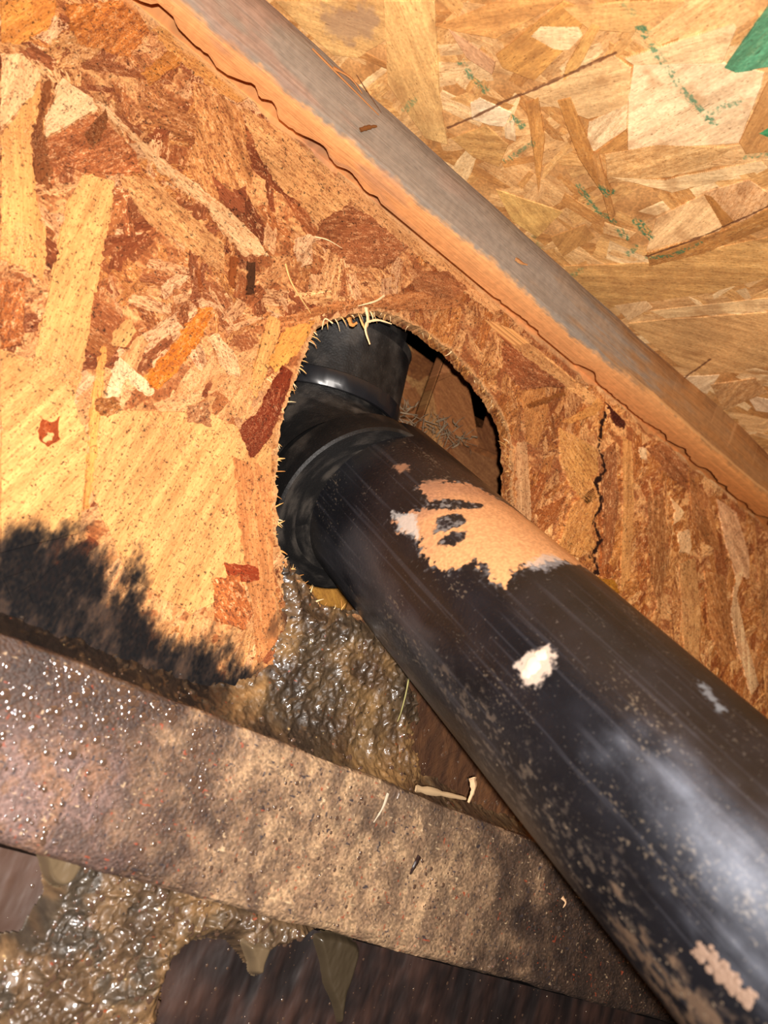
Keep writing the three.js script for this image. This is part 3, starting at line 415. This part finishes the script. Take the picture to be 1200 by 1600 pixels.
const back = thing('rim_board', 'brown strand boards standing behind the joist, seen only through the round hole', 'board', [0, 0, BACK]);
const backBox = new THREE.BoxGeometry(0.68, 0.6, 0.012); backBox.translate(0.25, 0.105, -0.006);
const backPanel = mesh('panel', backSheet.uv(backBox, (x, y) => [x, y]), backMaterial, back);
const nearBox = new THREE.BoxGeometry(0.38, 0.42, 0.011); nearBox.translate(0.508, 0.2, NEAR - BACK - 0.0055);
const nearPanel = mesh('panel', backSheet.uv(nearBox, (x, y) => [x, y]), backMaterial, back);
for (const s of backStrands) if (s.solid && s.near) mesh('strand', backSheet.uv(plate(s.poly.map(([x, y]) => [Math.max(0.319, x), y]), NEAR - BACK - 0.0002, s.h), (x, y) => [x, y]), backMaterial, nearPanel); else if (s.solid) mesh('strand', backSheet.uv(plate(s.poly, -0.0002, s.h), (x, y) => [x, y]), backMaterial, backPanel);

// ---------------------------------------------------------------- the drain pipe
const PIPE_R = 0.0596, PIPE_AT = new THREE.Vector3(0.2765, 0.2057, -0.045), PIPE_IN = new THREE.Vector3(-0.2387, 0.5264, -0.816).normalize(), E1 = (() => { const v = EYE.clone().sub(PIPE_AT); return v.addScaledVector(PIPE_IN, -v.dot(PIPE_IN)).normalize(); })(), E2 = new THREE.Vector3().crossVectors(E1, PIPE_IN);
function onPipe(px, py, r = PIPE_R) {   // angle round the pipe and distance along it, towards the viewer
  const o = EYE.clone().sub(PIPE_AT), d = sight(px, py).normalize(), od = o.clone().addScaledVector(PIPE_IN, -o.dot(PIPE_IN)), dd = d.clone().addScaledVector(PIPE_IN, -d.dot(PIPE_IN));
  const a = dd.dot(dd), b = od.dot(dd), c = od.dot(od) - r * r, q = b * b - a * c, t = (-b - Math.sqrt(Math.max(0, q))) / a, p = o.addScaledVector(d, t);
  return [Math.atan2(p.dot(E2), p.dot(E1)) * r, -p.dot(PIPE_IN)];
}
const pipePoint = (arc, s, r = PIPE_R) => PIPE_AT.clone().addScaledVector(PIPE_IN, -s).addScaledVector(E1, Math.cos(arc / PIPE_R) * r).addScaledVector(E2, Math.sin(arc / PIPE_R) * r);
const pipe2 = (pts) => pts.map(([x, y]) => onPipe(x, y));
const pipeSheet = new Sheet(-Math.PI * PIPE_R, -0.04, Math.PI * PIPE_R, 0.6, 1024, 2048);
const spray = pipe2([[655, 758], [690, 752], [727, 757], [760, 790], [800, 815], [840, 842], [905, 890], [870, 876], [840, 884], [815, 884], [800, 897], [788, 917], [770, 908], [757, 886], [740, 876], [718, 888], [690, 892], [668, 880], [656, 850], [645, 835], [625, 830], [612, 815], [640, 802], [668, 792]]);
for (const i of [2, 3, 4, 5, 6]) spray[i] = [spray[i][0] * (i === 2 ? 1.1 : 1.5), spray[i][1]];   // on over the crown, out of sight
const holesInSpray = [[[684, 812], [700, 803], [722, 806], [730, 814], [715, 824], [695, 830], [680, 832]], [[685, 850], [705, 832], [728, 831], [726, 842], [705, 852]], [[668, 786], [690, 781], [755, 789], [750, 795], [700, 795], [670, 795]]].map(pipe2);
const dab1 = pipe2([[618, 728], [634, 724], [638, 734], [622, 738]]), dab2 = pipe2([[662, 752], [690, 750], [688, 762], [664, 764]]), smear = pipe2([[820, 884], [860, 866], [888, 880], [850, 892]]), smear2 = pipe2([[612, 800], [650, 806], [652, 840], [625, 825]]);
const white = pipe2([[806, 1040], [830, 1020], [856, 1012], [866, 1025], [858, 1050], [838, 1072], [818, 1064]]), mark = pipe2([[1092, 1068], [1100, 1070], [1132, 1108], [1122, 1110]]);
const dustSheen = pipe2([[975, 1160], [1040, 1180], [1215, 1310], [1240, 1540], [1170, 1480], [1060, 1310]]), dust2 = pipe2([[680, 1040], [770, 1110], [880, 1270], [1000, 1410], [1010, 1470], [930, 1420], [800, 1250], [720, 1140]]);
const crust = pipe2([[960, 1420], [1010, 1470], [1090, 1560], [1160, 1640], [1100, 1680], [1000, 1560]]);
pipeSheet.each([-9, -9, 9, 9], (u, s, k) => {
  const n = fbm(u * 60, s * 60, 201, 4), fine = noise(u * 900, s * 900, 202), line = fbm(u * 500, s * 14, 203, 3);
  let c = mix3([11, 11, 14], [29, 29, 34], n); c = mix3(c, [70, 70, 76], smooth(0.62, 0.8, line) * 0.35);
  const dust = smooth(0.55, 0.8, fbm(u * 26 + 4, s * 12, 204, 4)); c = mix3(c, [96, 92, 92], dust * 0.4);
  const warm = smooth(0.06, 0.0, s); c = mix3(c, [44, 36, 26], warm * smooth(0.4, 0.7, n) * 0.7);
  if (fine > 0.9) c = mix3(c, [128, 116, 102], smooth(0.9, 0.97, fine) * 0.45);
  const spotty = noise(u * 1300, s * 700, 205) * 0.6 + fbm(u * 60, s * 30, 206, 3) * 0.5; if (spotty > 0.78) c = mix3(c, [120, 104, 84], smooth(0.78, 0.9, spotty) * 0.6);
  const j = (fbm(u * 420, s * 420, 207, 3) - 0.5) * 0.010, d = edgeDistance(spray, u, s) + j; let a = smooth(-0.0012, 0.0014, d);
  for (const h of holesInSpray) a *= 1 - smooth(-0.0012, 0.0006, edgeDistance(h, u, s) + j * 0.4);
  const tone = mix3([214, 158, 108], [168, 122, 92], smooth(0.15, 0.08, s + (n - 0.5) * 0.05)); if (a > 0) c = mix3(c, tone.map(v => v * (0.9 + 0.2 * fine)), a * 0.95);
  const ring = smooth(-0.006, 0, d) * (1 - a) * smooth(0.5, 0.75, fbm(u * 300, s * 300, 208, 3)); c = mix3(c, [170, 166, 162], ring * 0.6);
  for (const [q, col, al] of [[dab1, [150, 110, 84], 0.9], [dab2, [150, 110, 84], 0.8], [smear, [176, 176, 180], 0.6], [smear2, [186, 184, 180], 0.75], [white, [206, 186, 168], 0.85], [mark, [130, 138, 146], 0.8]]) { const e = edgeDistance(q, u, s); if (e > -0.006) c = mix3(c, col, smooth(-0.0022, 0.001, e + (fbm(u * 500, s * 500, 209, 3) - 0.5) * 0.006) * al); }
  const sheenMix = smooth(-0.02, 0.026, edgeDistance(dustSheen, u, s) + (fbm(u * 110, s * 60, 210, 5) - 0.5) * 0.03); c = mix3(c, [142, 149, 163], sheenMix * 0.72);  // grey dust together with the lamp's broad sheen, painted into the colour
  const d2 = smooth(-0.012, 0.006, edgeDistance(dust2, u, s) + (fbm(u * 140, s * 70, 213, 3) - 0.5) * 0.03); c = mix3(c, [120, 102, 84], d2 * smooth(0.5, 0.72, fbm(u * 420, s * 300, 214, 3)) * 0.5);
  const cr = smooth(-0.01, 0.004, edgeDistance(crust, u, s) + (fbm(u * 160, s * 90, 211, 4) - 0.5) * 0.03); c = mix3(c, [124, 98, 76], cr * 0.7 * smooth(0.3, 0.6, fbm(u * 260, s * 260, 212, 3)));
  pipeSheet.set(k, c); pipeSheet.z[k] = 0.4 + a * 0.3 + (n - 0.5) * 0.3 + (fine - 0.5) * 0.25;
});
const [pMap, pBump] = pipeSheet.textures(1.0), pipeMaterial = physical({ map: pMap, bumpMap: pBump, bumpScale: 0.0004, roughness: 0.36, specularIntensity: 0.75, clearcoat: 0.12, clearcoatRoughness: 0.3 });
const drain = thing('drain_pipe', 'black plastic drain pipe with tan paint overspray running out of the hole towards the viewer', 'pipe');
function tube(path, radius, n = 96, uvOf) {   // path: list of [centre, axis, radius]; first and last closed by their own rings
  const pos = [], uv = [], idx = [];
  path.forEach(([c, ax, r]) => { let e1 = new THREE.Vector3().crossVectors(ax, new THREE.Vector3(0, 0, 1)); if (!uvOf && e1.lengthSq() < 1e-6) e1.set(1, 0, 0); e1.normalize(); let e2 = new THREE.Vector3().crossVectors(e1, ax); if (uvOf) { e1 = E1; e2 = E2; } for (let k = 0; k <= n; k++) { const a = -Math.PI + 2 * Math.PI * k / n, p = c.clone().addScaledVector(e1, Math.cos(a) * r).addScaledVector(e2, Math.sin(a) * r); pos.push(p.x, p.y, p.z); const [u, v] = uvOf ? uvOf(a, c) : [k / n * 2.2, c.y * 5 - c.z * 4 + r * 20]; uv.push(u, v); } });
  for (let i = 0; i < path.length - 1; i++) for (let k = 0; k < n; k++) { const a = i * (n + 1) + k, b = a + 1, c = a + n + 1, d = c + 1; idx.push(a, c, b, b, c, d); }
  const g = new THREE.BufferGeometry(); g.setAttribute('position', new THREE.Float32BufferAttribute(pos, 3)); g.setAttribute('uv', new THREE.Float32BufferAttribute(uv, 2)); g.setIndex(idx); g.computeVertexNormals(); return g;
}
const axisAt = (s, shift = [0, 0, 0]) => PIPE_AT.clone().addScaledVector(PIPE_IN, -s).add(new THREE.Vector3(...shift)), out = PIPE_IN.clone().negate();
const pipeUv = (a, c) => [(a * PIPE_R - pipeSheet.x0) / (pipeSheet.x1 - pipeSheet.x0), (-c.clone().sub(PIPE_AT).dot(PIPE_IN) - pipeSheet.y0) / (pipeSheet.y1 - pipeSheet.y0)];
const barrelRings = []; barrelRings.push([axisAt(0.0), out, 0.046], [axisAt(0.0), out, PIPE_R - 0.0012], [axisAt(0.0012), out, PIPE_R]); for (let k = 1; k <= 40; k++) barrelRings.push([axisAt(0.0012 + 0.58 * k / 40), out, PIPE_R]); barrelRings.push([axisAt(0.5812), out, 0.052], [axisAt(0.3), out, 0.052]);
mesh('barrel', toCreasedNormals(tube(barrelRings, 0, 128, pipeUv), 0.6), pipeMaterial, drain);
const dusty = (() => { const s = new Sheet(0, 0, 1, 1, 512, 512); s.each([-1, -1, 2, 2], (x, y, k) => { const n = fbm(x * 9, y * 9, 221, 5), f = noise(x * 200, y * 200, 222); s.set(k, mix3([16, 15, 15], [74, 68, 62], smooth(0.35, 0.8, n) * 0.8 + (f > 0.9 ? 0.3 : 0))); s.z[k] = f; }); const [map, bump] = s.textures(); map.wrapS = map.wrapT = bump.wrapS = bump.wrapT = THREE.RepeatWrapping; return physical({ map, bumpMap: bump, bumpScale: 0.00012, roughness: 0.55, specularIntensity: 0.7 }); })();
const HUB = [-0.022, -0.006, -0.006];
const hubRings = [[axisAt(0.030, HUB), out, 0.03], [axisAt(0.032, HUB), out, 0.056], [axisAt(0.032, HUB), out, 0.0622], [axisAt(0.0305, HUB), out, 0.064], [axisAt(0.010, HUB), out, 0.0645], [axisAt(0.007, HUB), out, 0.063], [axisAt(0.0065, HUB), out, 0.058], [axisAt(-0.01, HUB), out, 0.055]];
mesh('hub', toCreasedNormals(tube(hubRings, 0, 128), 0.5), dusty, drain);
// elbow: turns from the pipe's slope to straight up
const elbowRings = [], e0 = axisAt(0.006, HUB).add(new THREE.Vector3(-0.012, 0, 0)); { let p = e0.clone(), d = PIPE_IN.clone(); const up = new THREE.Vector3(-0.16, 0.985, 0).normalize(), ax = new THREE.Vector3().crossVectors(d, up).normalize(), total = d.angleTo(up), N = 24, BR = 0.075; for (let k = 0; k <= N; k++) { elbowRings.push([p.clone(), d.clone().negate(), 0.052]); d.applyAxisAngle(ax, total / N); p.addScaledVector(d, BR * total / N); } elbowRings.end = p.clone(); }
mesh('elbow', toCreasedNormals(tube(elbowRings, 0, 96), 0.6), dusty, drain);
const t0 = elbowRings.end, upAxis = new THREE.Vector3(0.16, -0.985, 0).normalize(), at = (dy) => t0.clone().addScaledVector(upAxis, -dy);
const gloss = physical({ color: '#1b1b1e', roughness: 0.3 });
mesh('collar', toCreasedNormals(tube([[at(-0.006), upAxis, 0.055], [at(-0.006), upAxis, 0.0575], [at(-0.003), upAxis, 0.059], [at(0.006), upAxis, 0.059], [at(0.007), upAxis, 0.0575]], 0, 96), 0.5), gloss, drain);
mesh('upper_hub', toCreasedNormals(tube([[at(0.006), upAxis, 0.0575], [at(0.05), upAxis, 0.0582], [at(0.052), upAxis, 0.059], [at(0.052), upAxis, 0.055]], 0, 96), 0.5), dusty, drain);
mesh('riser', toCreasedNormals(tube([[at(0.05), upAxis, 0.052], [at(0.11), upAxis, 0.052], [at((FLOOR_UNDER - t0.y) / 0.985), upAxis, 0.052]], 0, 96), 0.6), dusty, drain);
// lumps stuck to the pipe
const R6 = random(66);
function lump(name, pixels, size, flat, material, parent, label) { const parts = []; for (const [px, py, r] of pixels) { const [arc, s] = onPipe(px, py), p = pipePoint(arc, s), nrm = p.clone().sub(axisAt(s)).normalize(), g = mergeVertices(new THREE.IcosahedronGeometry(1, 4).deleteAttribute('uv').deleteAttribute('normal')), v = g.attributes.position; for (let i = 0; i < v.count; i++) { const k = 0.75 + 0.5 * noise(v.getX(i) * 2.2 + px, v.getY(i) * 2.2 + v.getZ(i) * 1.7 + py, 231); v.setXYZ(i, v.getX(i) * k, v.getY(i) * k, v.getZ(i) * k * flat); } g.computeVertexNormals(); g.scale(size * r, size * r, size * r); g.applyQuaternion(new THREE.Quaternion().setFromUnitVectors(new THREE.Vector3(0, 0, 1), nrm)); g.translate(p.x, p.y, p.z); parts.push(g); } const m = mesh(name, mergeGeometries(parts), material, parent); if (label) m.userData.label = label; return m; }
lump('foam_dab', [[832, 1040, 1], [845, 1024, 0.7], [824, 1052, 0.6]], 0.0042, 0.2, standard({ color: '#d9c2ac', roughness: 0.8 }), drain, 'small cream dab stuck to the black pipe');
const crumbs = []; for (let k = 0; k < 80; k++) { const t = R6(); crumbs.push([mix(1090, 1172, t) + (R6() - 0.5) * 26, mix(1480, 1568, t) + (R6() - 0.5) * 22, 0.4 + R6() * 0.8]); }
lump('dried_glue', crumbs, 0.0015, 0.3, standard({ color: '#7a6353', roughness: 0.7 }), drain, 'ridge of pale dried glue near the low end of the pipe');
const grit = []; for (let k = 0; k < 80; k++) { const t = R6() ** 0.7; grit.push([mix(620, 1130, t) + (R6() - 0.2) * 70, mix(1010, 1660, t) + (R6() - 0.7) * 60, 0.3 + R6()]); }
tag(lump('grit', grit, 0.0005, 0.5, standard({ color: '#554738', roughness: 0.8 }), drain), null, null, null, 'stuff');

// ---------------------------------------------------------------- muck, slime and the wet sill under the joist
function relief(poly, z, box, cell, heightOf, uvSheet) {   // lumpy mass on the plane z, its rim sinking into that plane
  const nx = Math.ceil((box[2] - box[0]) / cell), ny = Math.ceil((box[3] - box[1]) / cell), id = new Int32Array((nx + 1) * (ny + 1)).fill(-1), pos = [], idx = [];
  for (let j = 0; j <= ny; j++) for (let i = 0; i <= nx; i++) { const x = box[0] + i * cell, y = box[1] + j * cell, h = heightOf(x, y, edgeDistance(poly, x, y)); if (h > -0.004) { id[j * (nx + 1) + i] = pos.length / 3; pos.push(x, y, z + h); } }
  for (let j = 0; j < ny; j++) for (let i = 0; i < nx; i++) { const a = id[j * (nx + 1) + i], b = id[j * (nx + 1) + i + 1], c = id[(j + 1) * (nx + 1) + i], d = id[(j + 1) * (nx + 1) + i + 1]; if (a < 0 || b < 0 || c < 0 || d < 0) continue; idx.push(a, b, d, a, d, c); }
  const g = new THREE.BufferGeometry(); g.setAttribute('position', new THREE.Float32BufferAttribute(pos, 3)); g.setIndex(idx); g.computeVertexNormals(); return uvSheet.uv(g, (x, y) => [x, y]);
}
const wetSheet = new Sheet(-0.02, -0.25, 0.62, 0.2, 1024, 720);
wetSheet.each([-9, -9, 9, 9], (x, y, k) => {
  const n = fbm(x * 70, y * 50, 241, 5), fine = fbm(x * 500, y * 420, 242, 3), w = fbm(x * 24, y * 24, 243, 3);
  let c = mix3([70, 52, 36], [140, 108, 68], smooth(0.25, 0.75, n)); c = mix3(c, [150, 112, 70], smooth(0.5, 0.72, w) * 0.5); c = mix3(c, [56, 46, 36], smooth(0.5, 0.3, w) * 0.7);
  if (y < -0.06) { c = mix3(c, mix3([74, 58, 43], [134, 106, 76], n), 0.85); c = mix3(c, [62, 56, 48], smooth(0.56, 0.72, fbm(x * 60, y * 60, 244, 3)) * 0.7); c = mix3(c, [172, 128, 76], smooth(0.1, 0.0, Math.abs((x - 0.235) * 4)) * 0.4); }
  const west = smooth(0.25, 0.17, x + (n - 0.5) * 0.08) * (y > -0.05 ? 1 : 0); c = mix3(c, mix3([13, 11, 11], [44, 34, 27], n), west * 0.96);
  const s = noise(x * 800, y * 800, 245); if (s > 0.93) c = noise(x * 90, y * 90, 246) > 0.5 ? [150, 66, 36] : [196, 168, 118]; if (s < 0.06) c = [32, 26, 22];
  const f = 0.72 + 0.5 * fine; wetSheet.set(k, [c[0] * f, c[1] * f, c[2] * f]); wetSheet.z[k] = fine;
});
const [wMap, wBump] = wetSheet.textures(), wet = physical({ map: wMap, bumpMap: wBump, bumpScale: 0.0014, roughness: 0.5, clearcoat: 1, clearcoatRoughness: 0.12 });
const sludgeHeight = (x, y, d) => { const e = d + (fbm(x * 120, y * 120, 251, 3) - 0.5) * 0.012; return Math.min(0.0045, e * 0.5) + (fbm(x * 150, y * 90, 252, 4) - 0.5) * 0.0045 * smooth(-0.002, 0.01, e) + 0.0018 * smooth(0.55, 0.75, fbm(x * 420, y * 300, 253, 2)) + (d > -0.012 ? 0.017 * Math.exp(-Math.max(0, y - 0.0195) / (0.006 + 0.006 * noise(x * 50, 1, 254))) * smooth(-0.012, 0.006, d) : 0); };
const sludgePoly = world2([[-60, 955], [0, 972], [200, 1046], [330, 1082], [395, 1062], [428, 1040], [440, 985], [446, 890], [462, 900], [480, 930], [505, 955], [560, 966], [610, 992], [640, 1050], [650, 1100], [640, 1150], [660, 1215], [760, 1275], [830, 1303], [835, 1330], [600, 1250], [300, 1140], [0, 1020], [-60, 1000]]);
const hb = (p) => [Math.min(...p.map(q => q[0])) - 0.006, Math.min(...p.map(q => q[1])) - 0.006, Math.max(...p.map(q => q[0])) + 0.006, Math.max(...p.map(q => q[1])) + 0.006];
const sludgeBox = hb(sludgePoly); sludgeBox[1] = 0.016;
tag(mesh('sludge', relief(sludgePoly, 0, sludgeBox, 0.0011, (x, y, d) => inside(holePoints, x, y) && edgeDistance(holePoints, x, y) > 0.003 ? -1 : sludgeHeight(x, y, d), wetSheet), wet, scene), 'wet brown sludge smeared below the round hole and piled on the timber ledge', 'sludge', null, 'stuff');

const sill = thing('sill_board', 'dark soaked board in the shade under the mucky bottom timber', 'board', [0, 0, 0]);
const sillSheet = new Sheet(-0.1, -0.4, 0.9, -0.05, 1024, 360);
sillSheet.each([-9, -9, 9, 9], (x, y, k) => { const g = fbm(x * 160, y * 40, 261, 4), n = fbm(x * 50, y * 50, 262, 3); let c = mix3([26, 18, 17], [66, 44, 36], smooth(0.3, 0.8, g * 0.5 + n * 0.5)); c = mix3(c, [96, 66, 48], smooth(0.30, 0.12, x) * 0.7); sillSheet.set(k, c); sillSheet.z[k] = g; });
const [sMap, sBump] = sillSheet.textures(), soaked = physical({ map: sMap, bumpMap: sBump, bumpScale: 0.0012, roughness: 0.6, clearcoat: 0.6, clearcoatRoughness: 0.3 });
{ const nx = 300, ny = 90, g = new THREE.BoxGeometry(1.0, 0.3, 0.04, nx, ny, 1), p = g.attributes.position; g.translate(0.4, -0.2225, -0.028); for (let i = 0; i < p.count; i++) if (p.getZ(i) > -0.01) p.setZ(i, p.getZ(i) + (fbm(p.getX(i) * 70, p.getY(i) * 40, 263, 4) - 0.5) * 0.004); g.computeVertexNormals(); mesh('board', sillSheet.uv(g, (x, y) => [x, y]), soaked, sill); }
const slimePlane = 0.0, lift = 0.015, at21 = (pts) => pts.map(([x, y]) => { const p = onZ(x, y, lift); return [p.x, p.y]; });
const slimePoly = at21([[66, 1312], [200, 1345], [350, 1390], [535, 1455], [480, 1482], [450, 1492], [428, 1502], [414, 1520], [402, 1520], [392, 1504], [375, 1484], [345, 1475], [310, 1486], [286, 1510], [271, 1545], [262, 1600], [250, 1720], [-140, 1720], [-140, 1500], [0, 1482], [45, 1472], [62, 1440], [82, 1410], [78, 1370]]);
const slimeHeight = (x, y, d) => { const e = d + (fbm(x * 100, y * 100, 271, 3) - 0.5) * 0.003; if (e < -0.0012) return -1; return lift * Math.sin(clamp(e / 0.009) * Math.PI / 2) - 0.002 + (fbm(x * 95, y * 95, 272, 3) - 0.5) * 0.009 * smooth(0, 0.01, e) + 0.003 * smooth(0.5, 0.75, fbm(x * 300, y * 300, 273, 2)) * smooth(0.002, 0.008, e); };
const slime = mesh('slime_mass', relief(slimePoly, slimePlane, hb(slimePoly), 0.0009, slimeHeight, wetSheet), wet, scene); tag(slime, 'wet tan slime hanging under the bottom timber, with an arched edge and a drip', 'slime');
function drip(outline, z, thick, material, label) { const q = new THREE.CatmullRomCurve3(outline.map(([x, y]) => onZ(x, y, z + thick * 0.8)), true).getPoints(40).slice(0, -1).map(p => [p.x, p.y]); return tag(mesh('drip', relief(q, z, hb(q), 0.0006, (x, y, d) => d < -0.0008 ? -1 : thick * Math.sin(clamp(d / 0.004) * Math.PI / 2) + (fbm(x * 160, y * 60, 275, 3) - 0.5) * thick * 0.35 * smooth(0, 0.003, d) - 0.0004, wetSheet), material, scene), label, 'drip'); }
const jelly = physical({ color: '#6c5b45', roughness: 0.2, clearcoat: 1, clearcoatRoughness: 0.06 }), olive = physical({ color: '#453a2b', roughness: 0.4, clearcoat: 0.8, clearcoatRoughness: 0.15 });
drip([[384, 1474], [428, 1478], [420, 1508], [416, 1524], [406, 1529], [396, 1524], [393, 1506]], 0.011, 0.007, jelly, 'short pale drip hanging from the arch of the slime');
drip([[60, 1312], [140, 1335], [122, 1378], [106, 1390], [90, 1390], [76, 1378], [68, 1356]], 0.014, 0.008, jelly, 'clear drip hanging from the lower edge of the wet timber at far left');
drip([[496, 1462], [566, 1480], [556, 1530], [546, 1560], [540, 1600], [532, 1604], [524, 1575], [510, 1540], [504, 1505]], -0.008, 0.006, olive, 'long olive drip hanging before the dark soaked board');

// beads of water, far too many to count
const beads = []; { const R = random(77), flangeZ = (x, v) => FLANGE + lumps(x, v) + (fbm(x * 12, v * 14, 106, 3) - 0.5) * 0.003;
  for (let k = 0; k < 2200; k++) { const x = 0.06 + R() ** 2.2 * 0.5, t = R() ** (x < 0.18 ? 1.5 : 1), y = mix(lowTop - 0.004, lowBottom + 0.004, t), v = 0.096 - t * 0.079; if (fbm(x * 40, y * 40, 281, 3) < 0.46) continue; beads.push([x, y, flangeZ(x, v), (0.0003 + R() ** 4 * 0.0012) * (x < 0.2 && t < 0.5 ? 1.35 : 0.75)]); }
  for (let k = 0; k < 1500; k++) { const x = sludgeBox[0] + R() * (sludgeBox[2] - sludgeBox[0]), y = 0.018 + R() * 0.13, d = edgeDistance(sludgePoly, x, y); if (d < 0.002 || inside(holePoints, x, y) || fbm(x * 50, y * 50, 282, 3) < 0.47) continue; beads.push([x, y, sludgeHeight(x, y, d), 0.0003 + R() ** 4 * 0.0011]); }
  for (let k = 0; k < 500; k++) { const x = 0.3 + R() * 0.16, y = 0.018 + R() * 0.09; if (!inside(damp, x, y) || inside(sludgePoly, x, y) || inside(holePoints, x, y)) continue; beads.push([x, y, 0.0001, 0.0002 + R() ** 4 * 0.0009]); }
  const sb = hb(slimePoly); for (let k = 0; k < 900; k++) { const x = sb[0] + R() * (sb[2] - sb[0]), y = sb[1] + R() * (sb[3] - sb[1]), d = edgeDistance(slimePoly, x, y); if (d < 0.003) continue; beads.push([x, y, slimePlane + slimeHeight(x, y, d), 0.0004 + R() ** 3 * 0.0013]); }
  for (let k = 0; k < 360; k++) { const x = 0.14 + R() * 0.5, y = -0.073 - R() * 0.08; beads.push([x, y, -0.008 + (fbm(x * 70, y * 40, 263, 4) - 0.5) * 0.004, 0.00025 + R() ** 3 * 0.0006]); } }
const bead = new THREE.InstancedMesh(new THREE.SphereGeometry(1, 16, 12), physical({ color: '#5c4638', roughness: 0.12, ior: 2.2, clearcoat: 1, clearcoatRoughness: 0.08 }), beads.length); bead.name = 'water_beads'; bead.castShadow = bead.receiveShadow = true; scene.add(bead);
beads.forEach(([x, y, z, r], i) => bead.setMatrixAt(i, new THREE.Matrix4().compose(new THREE.Vector3(x, y, z), new THREE.Quaternion(), new THREE.Vector3(r * 1.2, r * 1.4, r * 0.36))));
tag(bead, 'glistening beads of water all over the wet muck and timber', 'water beads', null, 'stuff');

// ---------------------------------------------------------------- small loose things
const pale = standard({ color: '#dcb489', roughness: 0.75 }), buff = standard({ color: '#b89a74', roughness: 0.7 }), dry = standard({ color: '#b87a42', roughness: 0.8 }), husk = standard({ color: '#7a4a24', roughness: 0.5 });
function sliver(name, pts, z, r, material, label, category, zs = 0.45, parent = scene) { const g = fibre(pts.map(([x, y, dz = 0]) => onZ(x, y, z + dz)), r, 0.35, 10); const m = mesh(name, g, material, parent); return tag(m, label, category); }
sliver('wood_chip', [[738, 1216], [740, 1232], [732, 1254]], FLANGE - 0.004, 0.0032, pale, 'pale wood chip standing on the timber ledge close beside the pipe', 'chip');
sliver('wood_chip', [[650, 1232], [672, 1236], [700, 1242], [728, 1248]], FLANGE - 0.003, 0.0024, buff, 'flat buff chip lying along the timber ledge left of the pale chip', 'chip');
sliver('wood_shaving', [[606, 1240, 0.002], [598, 1262, 0.004], [584, 1285, 0.002]], FLANGE, 0.001, standard({ color: '#c9b9a0' }), 'thin grey shaving stuck to the wet timber face', 'shaving');
sliver('dark_seed', [[655, 1338, 0.0015], [648, 1352, 0.0025], [641, 1366, 0.001]], FLANGE, 0.0019, standard({ color: '#2e1c18', roughness: 0.4 }), 'dark seed-like crumb stuck in the middle of the wet timber face', 'crumb');
sliver('larva', [[878, 1402, 0.001], [884, 1410, 0.0025], [880, 1418, 0.001]], FLANGE, 0.0013, pale, 'tiny curled cream grub on the wet timber near the pipe', 'larva');
sliver('straw_stalk', [[640, 1054, 0.006], [634, 1085, 0.007], [626, 1115, 0.006], [620, 1130, 0.004]], 0, 0.0008, standard({ color: '#a39a62' }), 'thin straw stalk lying on the sludge below the pipe', 'stalk');
const SIDE = FLANGE + 0.0015;
sliver('insect_husk', [[563, 203], [576, 199], [589, 197]], SIDE, 0.0018, husk, 'small brown ribbed insect husk on the grey side of the top timber', 'husk');
sliver('wood_shaving', [[488, 76], [530, 118], [562, 150], [592, 180]], SIDE, 0.0009, dry, 'longest orange shaving lying on the grey side of the top timber', 'shaving');
sliver('wood_shaving', [[498, 64], [540, 95], [572, 140], [596, 176]], SIDE + 0.001, 0.0005, standard({ color: '#6a3f22' }), 'dark thin shaving above the orange one on the top timber', 'shaving');
sliver('wood_shaving', [[521, 106], [548, 122], [566, 146]], SIDE + 0.001, 0.0011, dry, 'short broad orange shaving between the two long ones on the top timber', 'shaving');
sliver('knot_chip', [[806, 405], [815, 411], [824, 414]], SIDE - 0.0005, 0.0017, standard({ color: '#c08650' }), 'little tan chip on the grey side of the top timber above the hole', 'chip');
// spider threads and a dirty tuft inside the hole
const silk = standard({ color: '#85786a', roughness: 0.9 });
sliver('cobweb_thread', [[484, 588, -0.002], [520, 592, 0.004], [560, 604, 0.002], [592, 624, -0.004], [612, 640, -0.01], [636, 668, -0.012]], -0.034, 0.0007, silk, 'dusty cobweb thread sagging across the black elbow inside the hole', 'cobweb');
sliver('cobweb_thread', [[505, 600], [540, 622], [566, 645]], -0.036, 0.0004, silk, 'finest cobweb thread below the dusty one on the black elbow', 'cobweb');
{ const R = random(88), gs = []; for (let k = 0; k < 90; k++) { const t = R(), x = mix(612, 742, t) + (R() - 0.5) * 26, y = mix(640, 690, t) + (R() - 0.5) * 30, a = R() * 6.3, l = 8 + R() * 22; gs.push(fibre([onZ(x, y, -0.07), onZ(x + Math.cos(a) * l * 0.5 + (R() - 0.5) * 8, y + Math.sin(a) * l * 0.5, -0.066), onZ(x + Math.cos(a) * l, y + Math.sin(a) * l, -0.07)], 0.0002 + R() * R() * 0.0009, 0.4, 5)); } tag(mesh('dirt_tuft', mergeGeometries(gs), standard({ color: '#7c6850', roughness: 0.9 }), scene), 'tuft of dirt and cobweb caught behind the pipe inside the hole', 'dirt', null, 'stuff'); }

renderer.render(scene, camera);
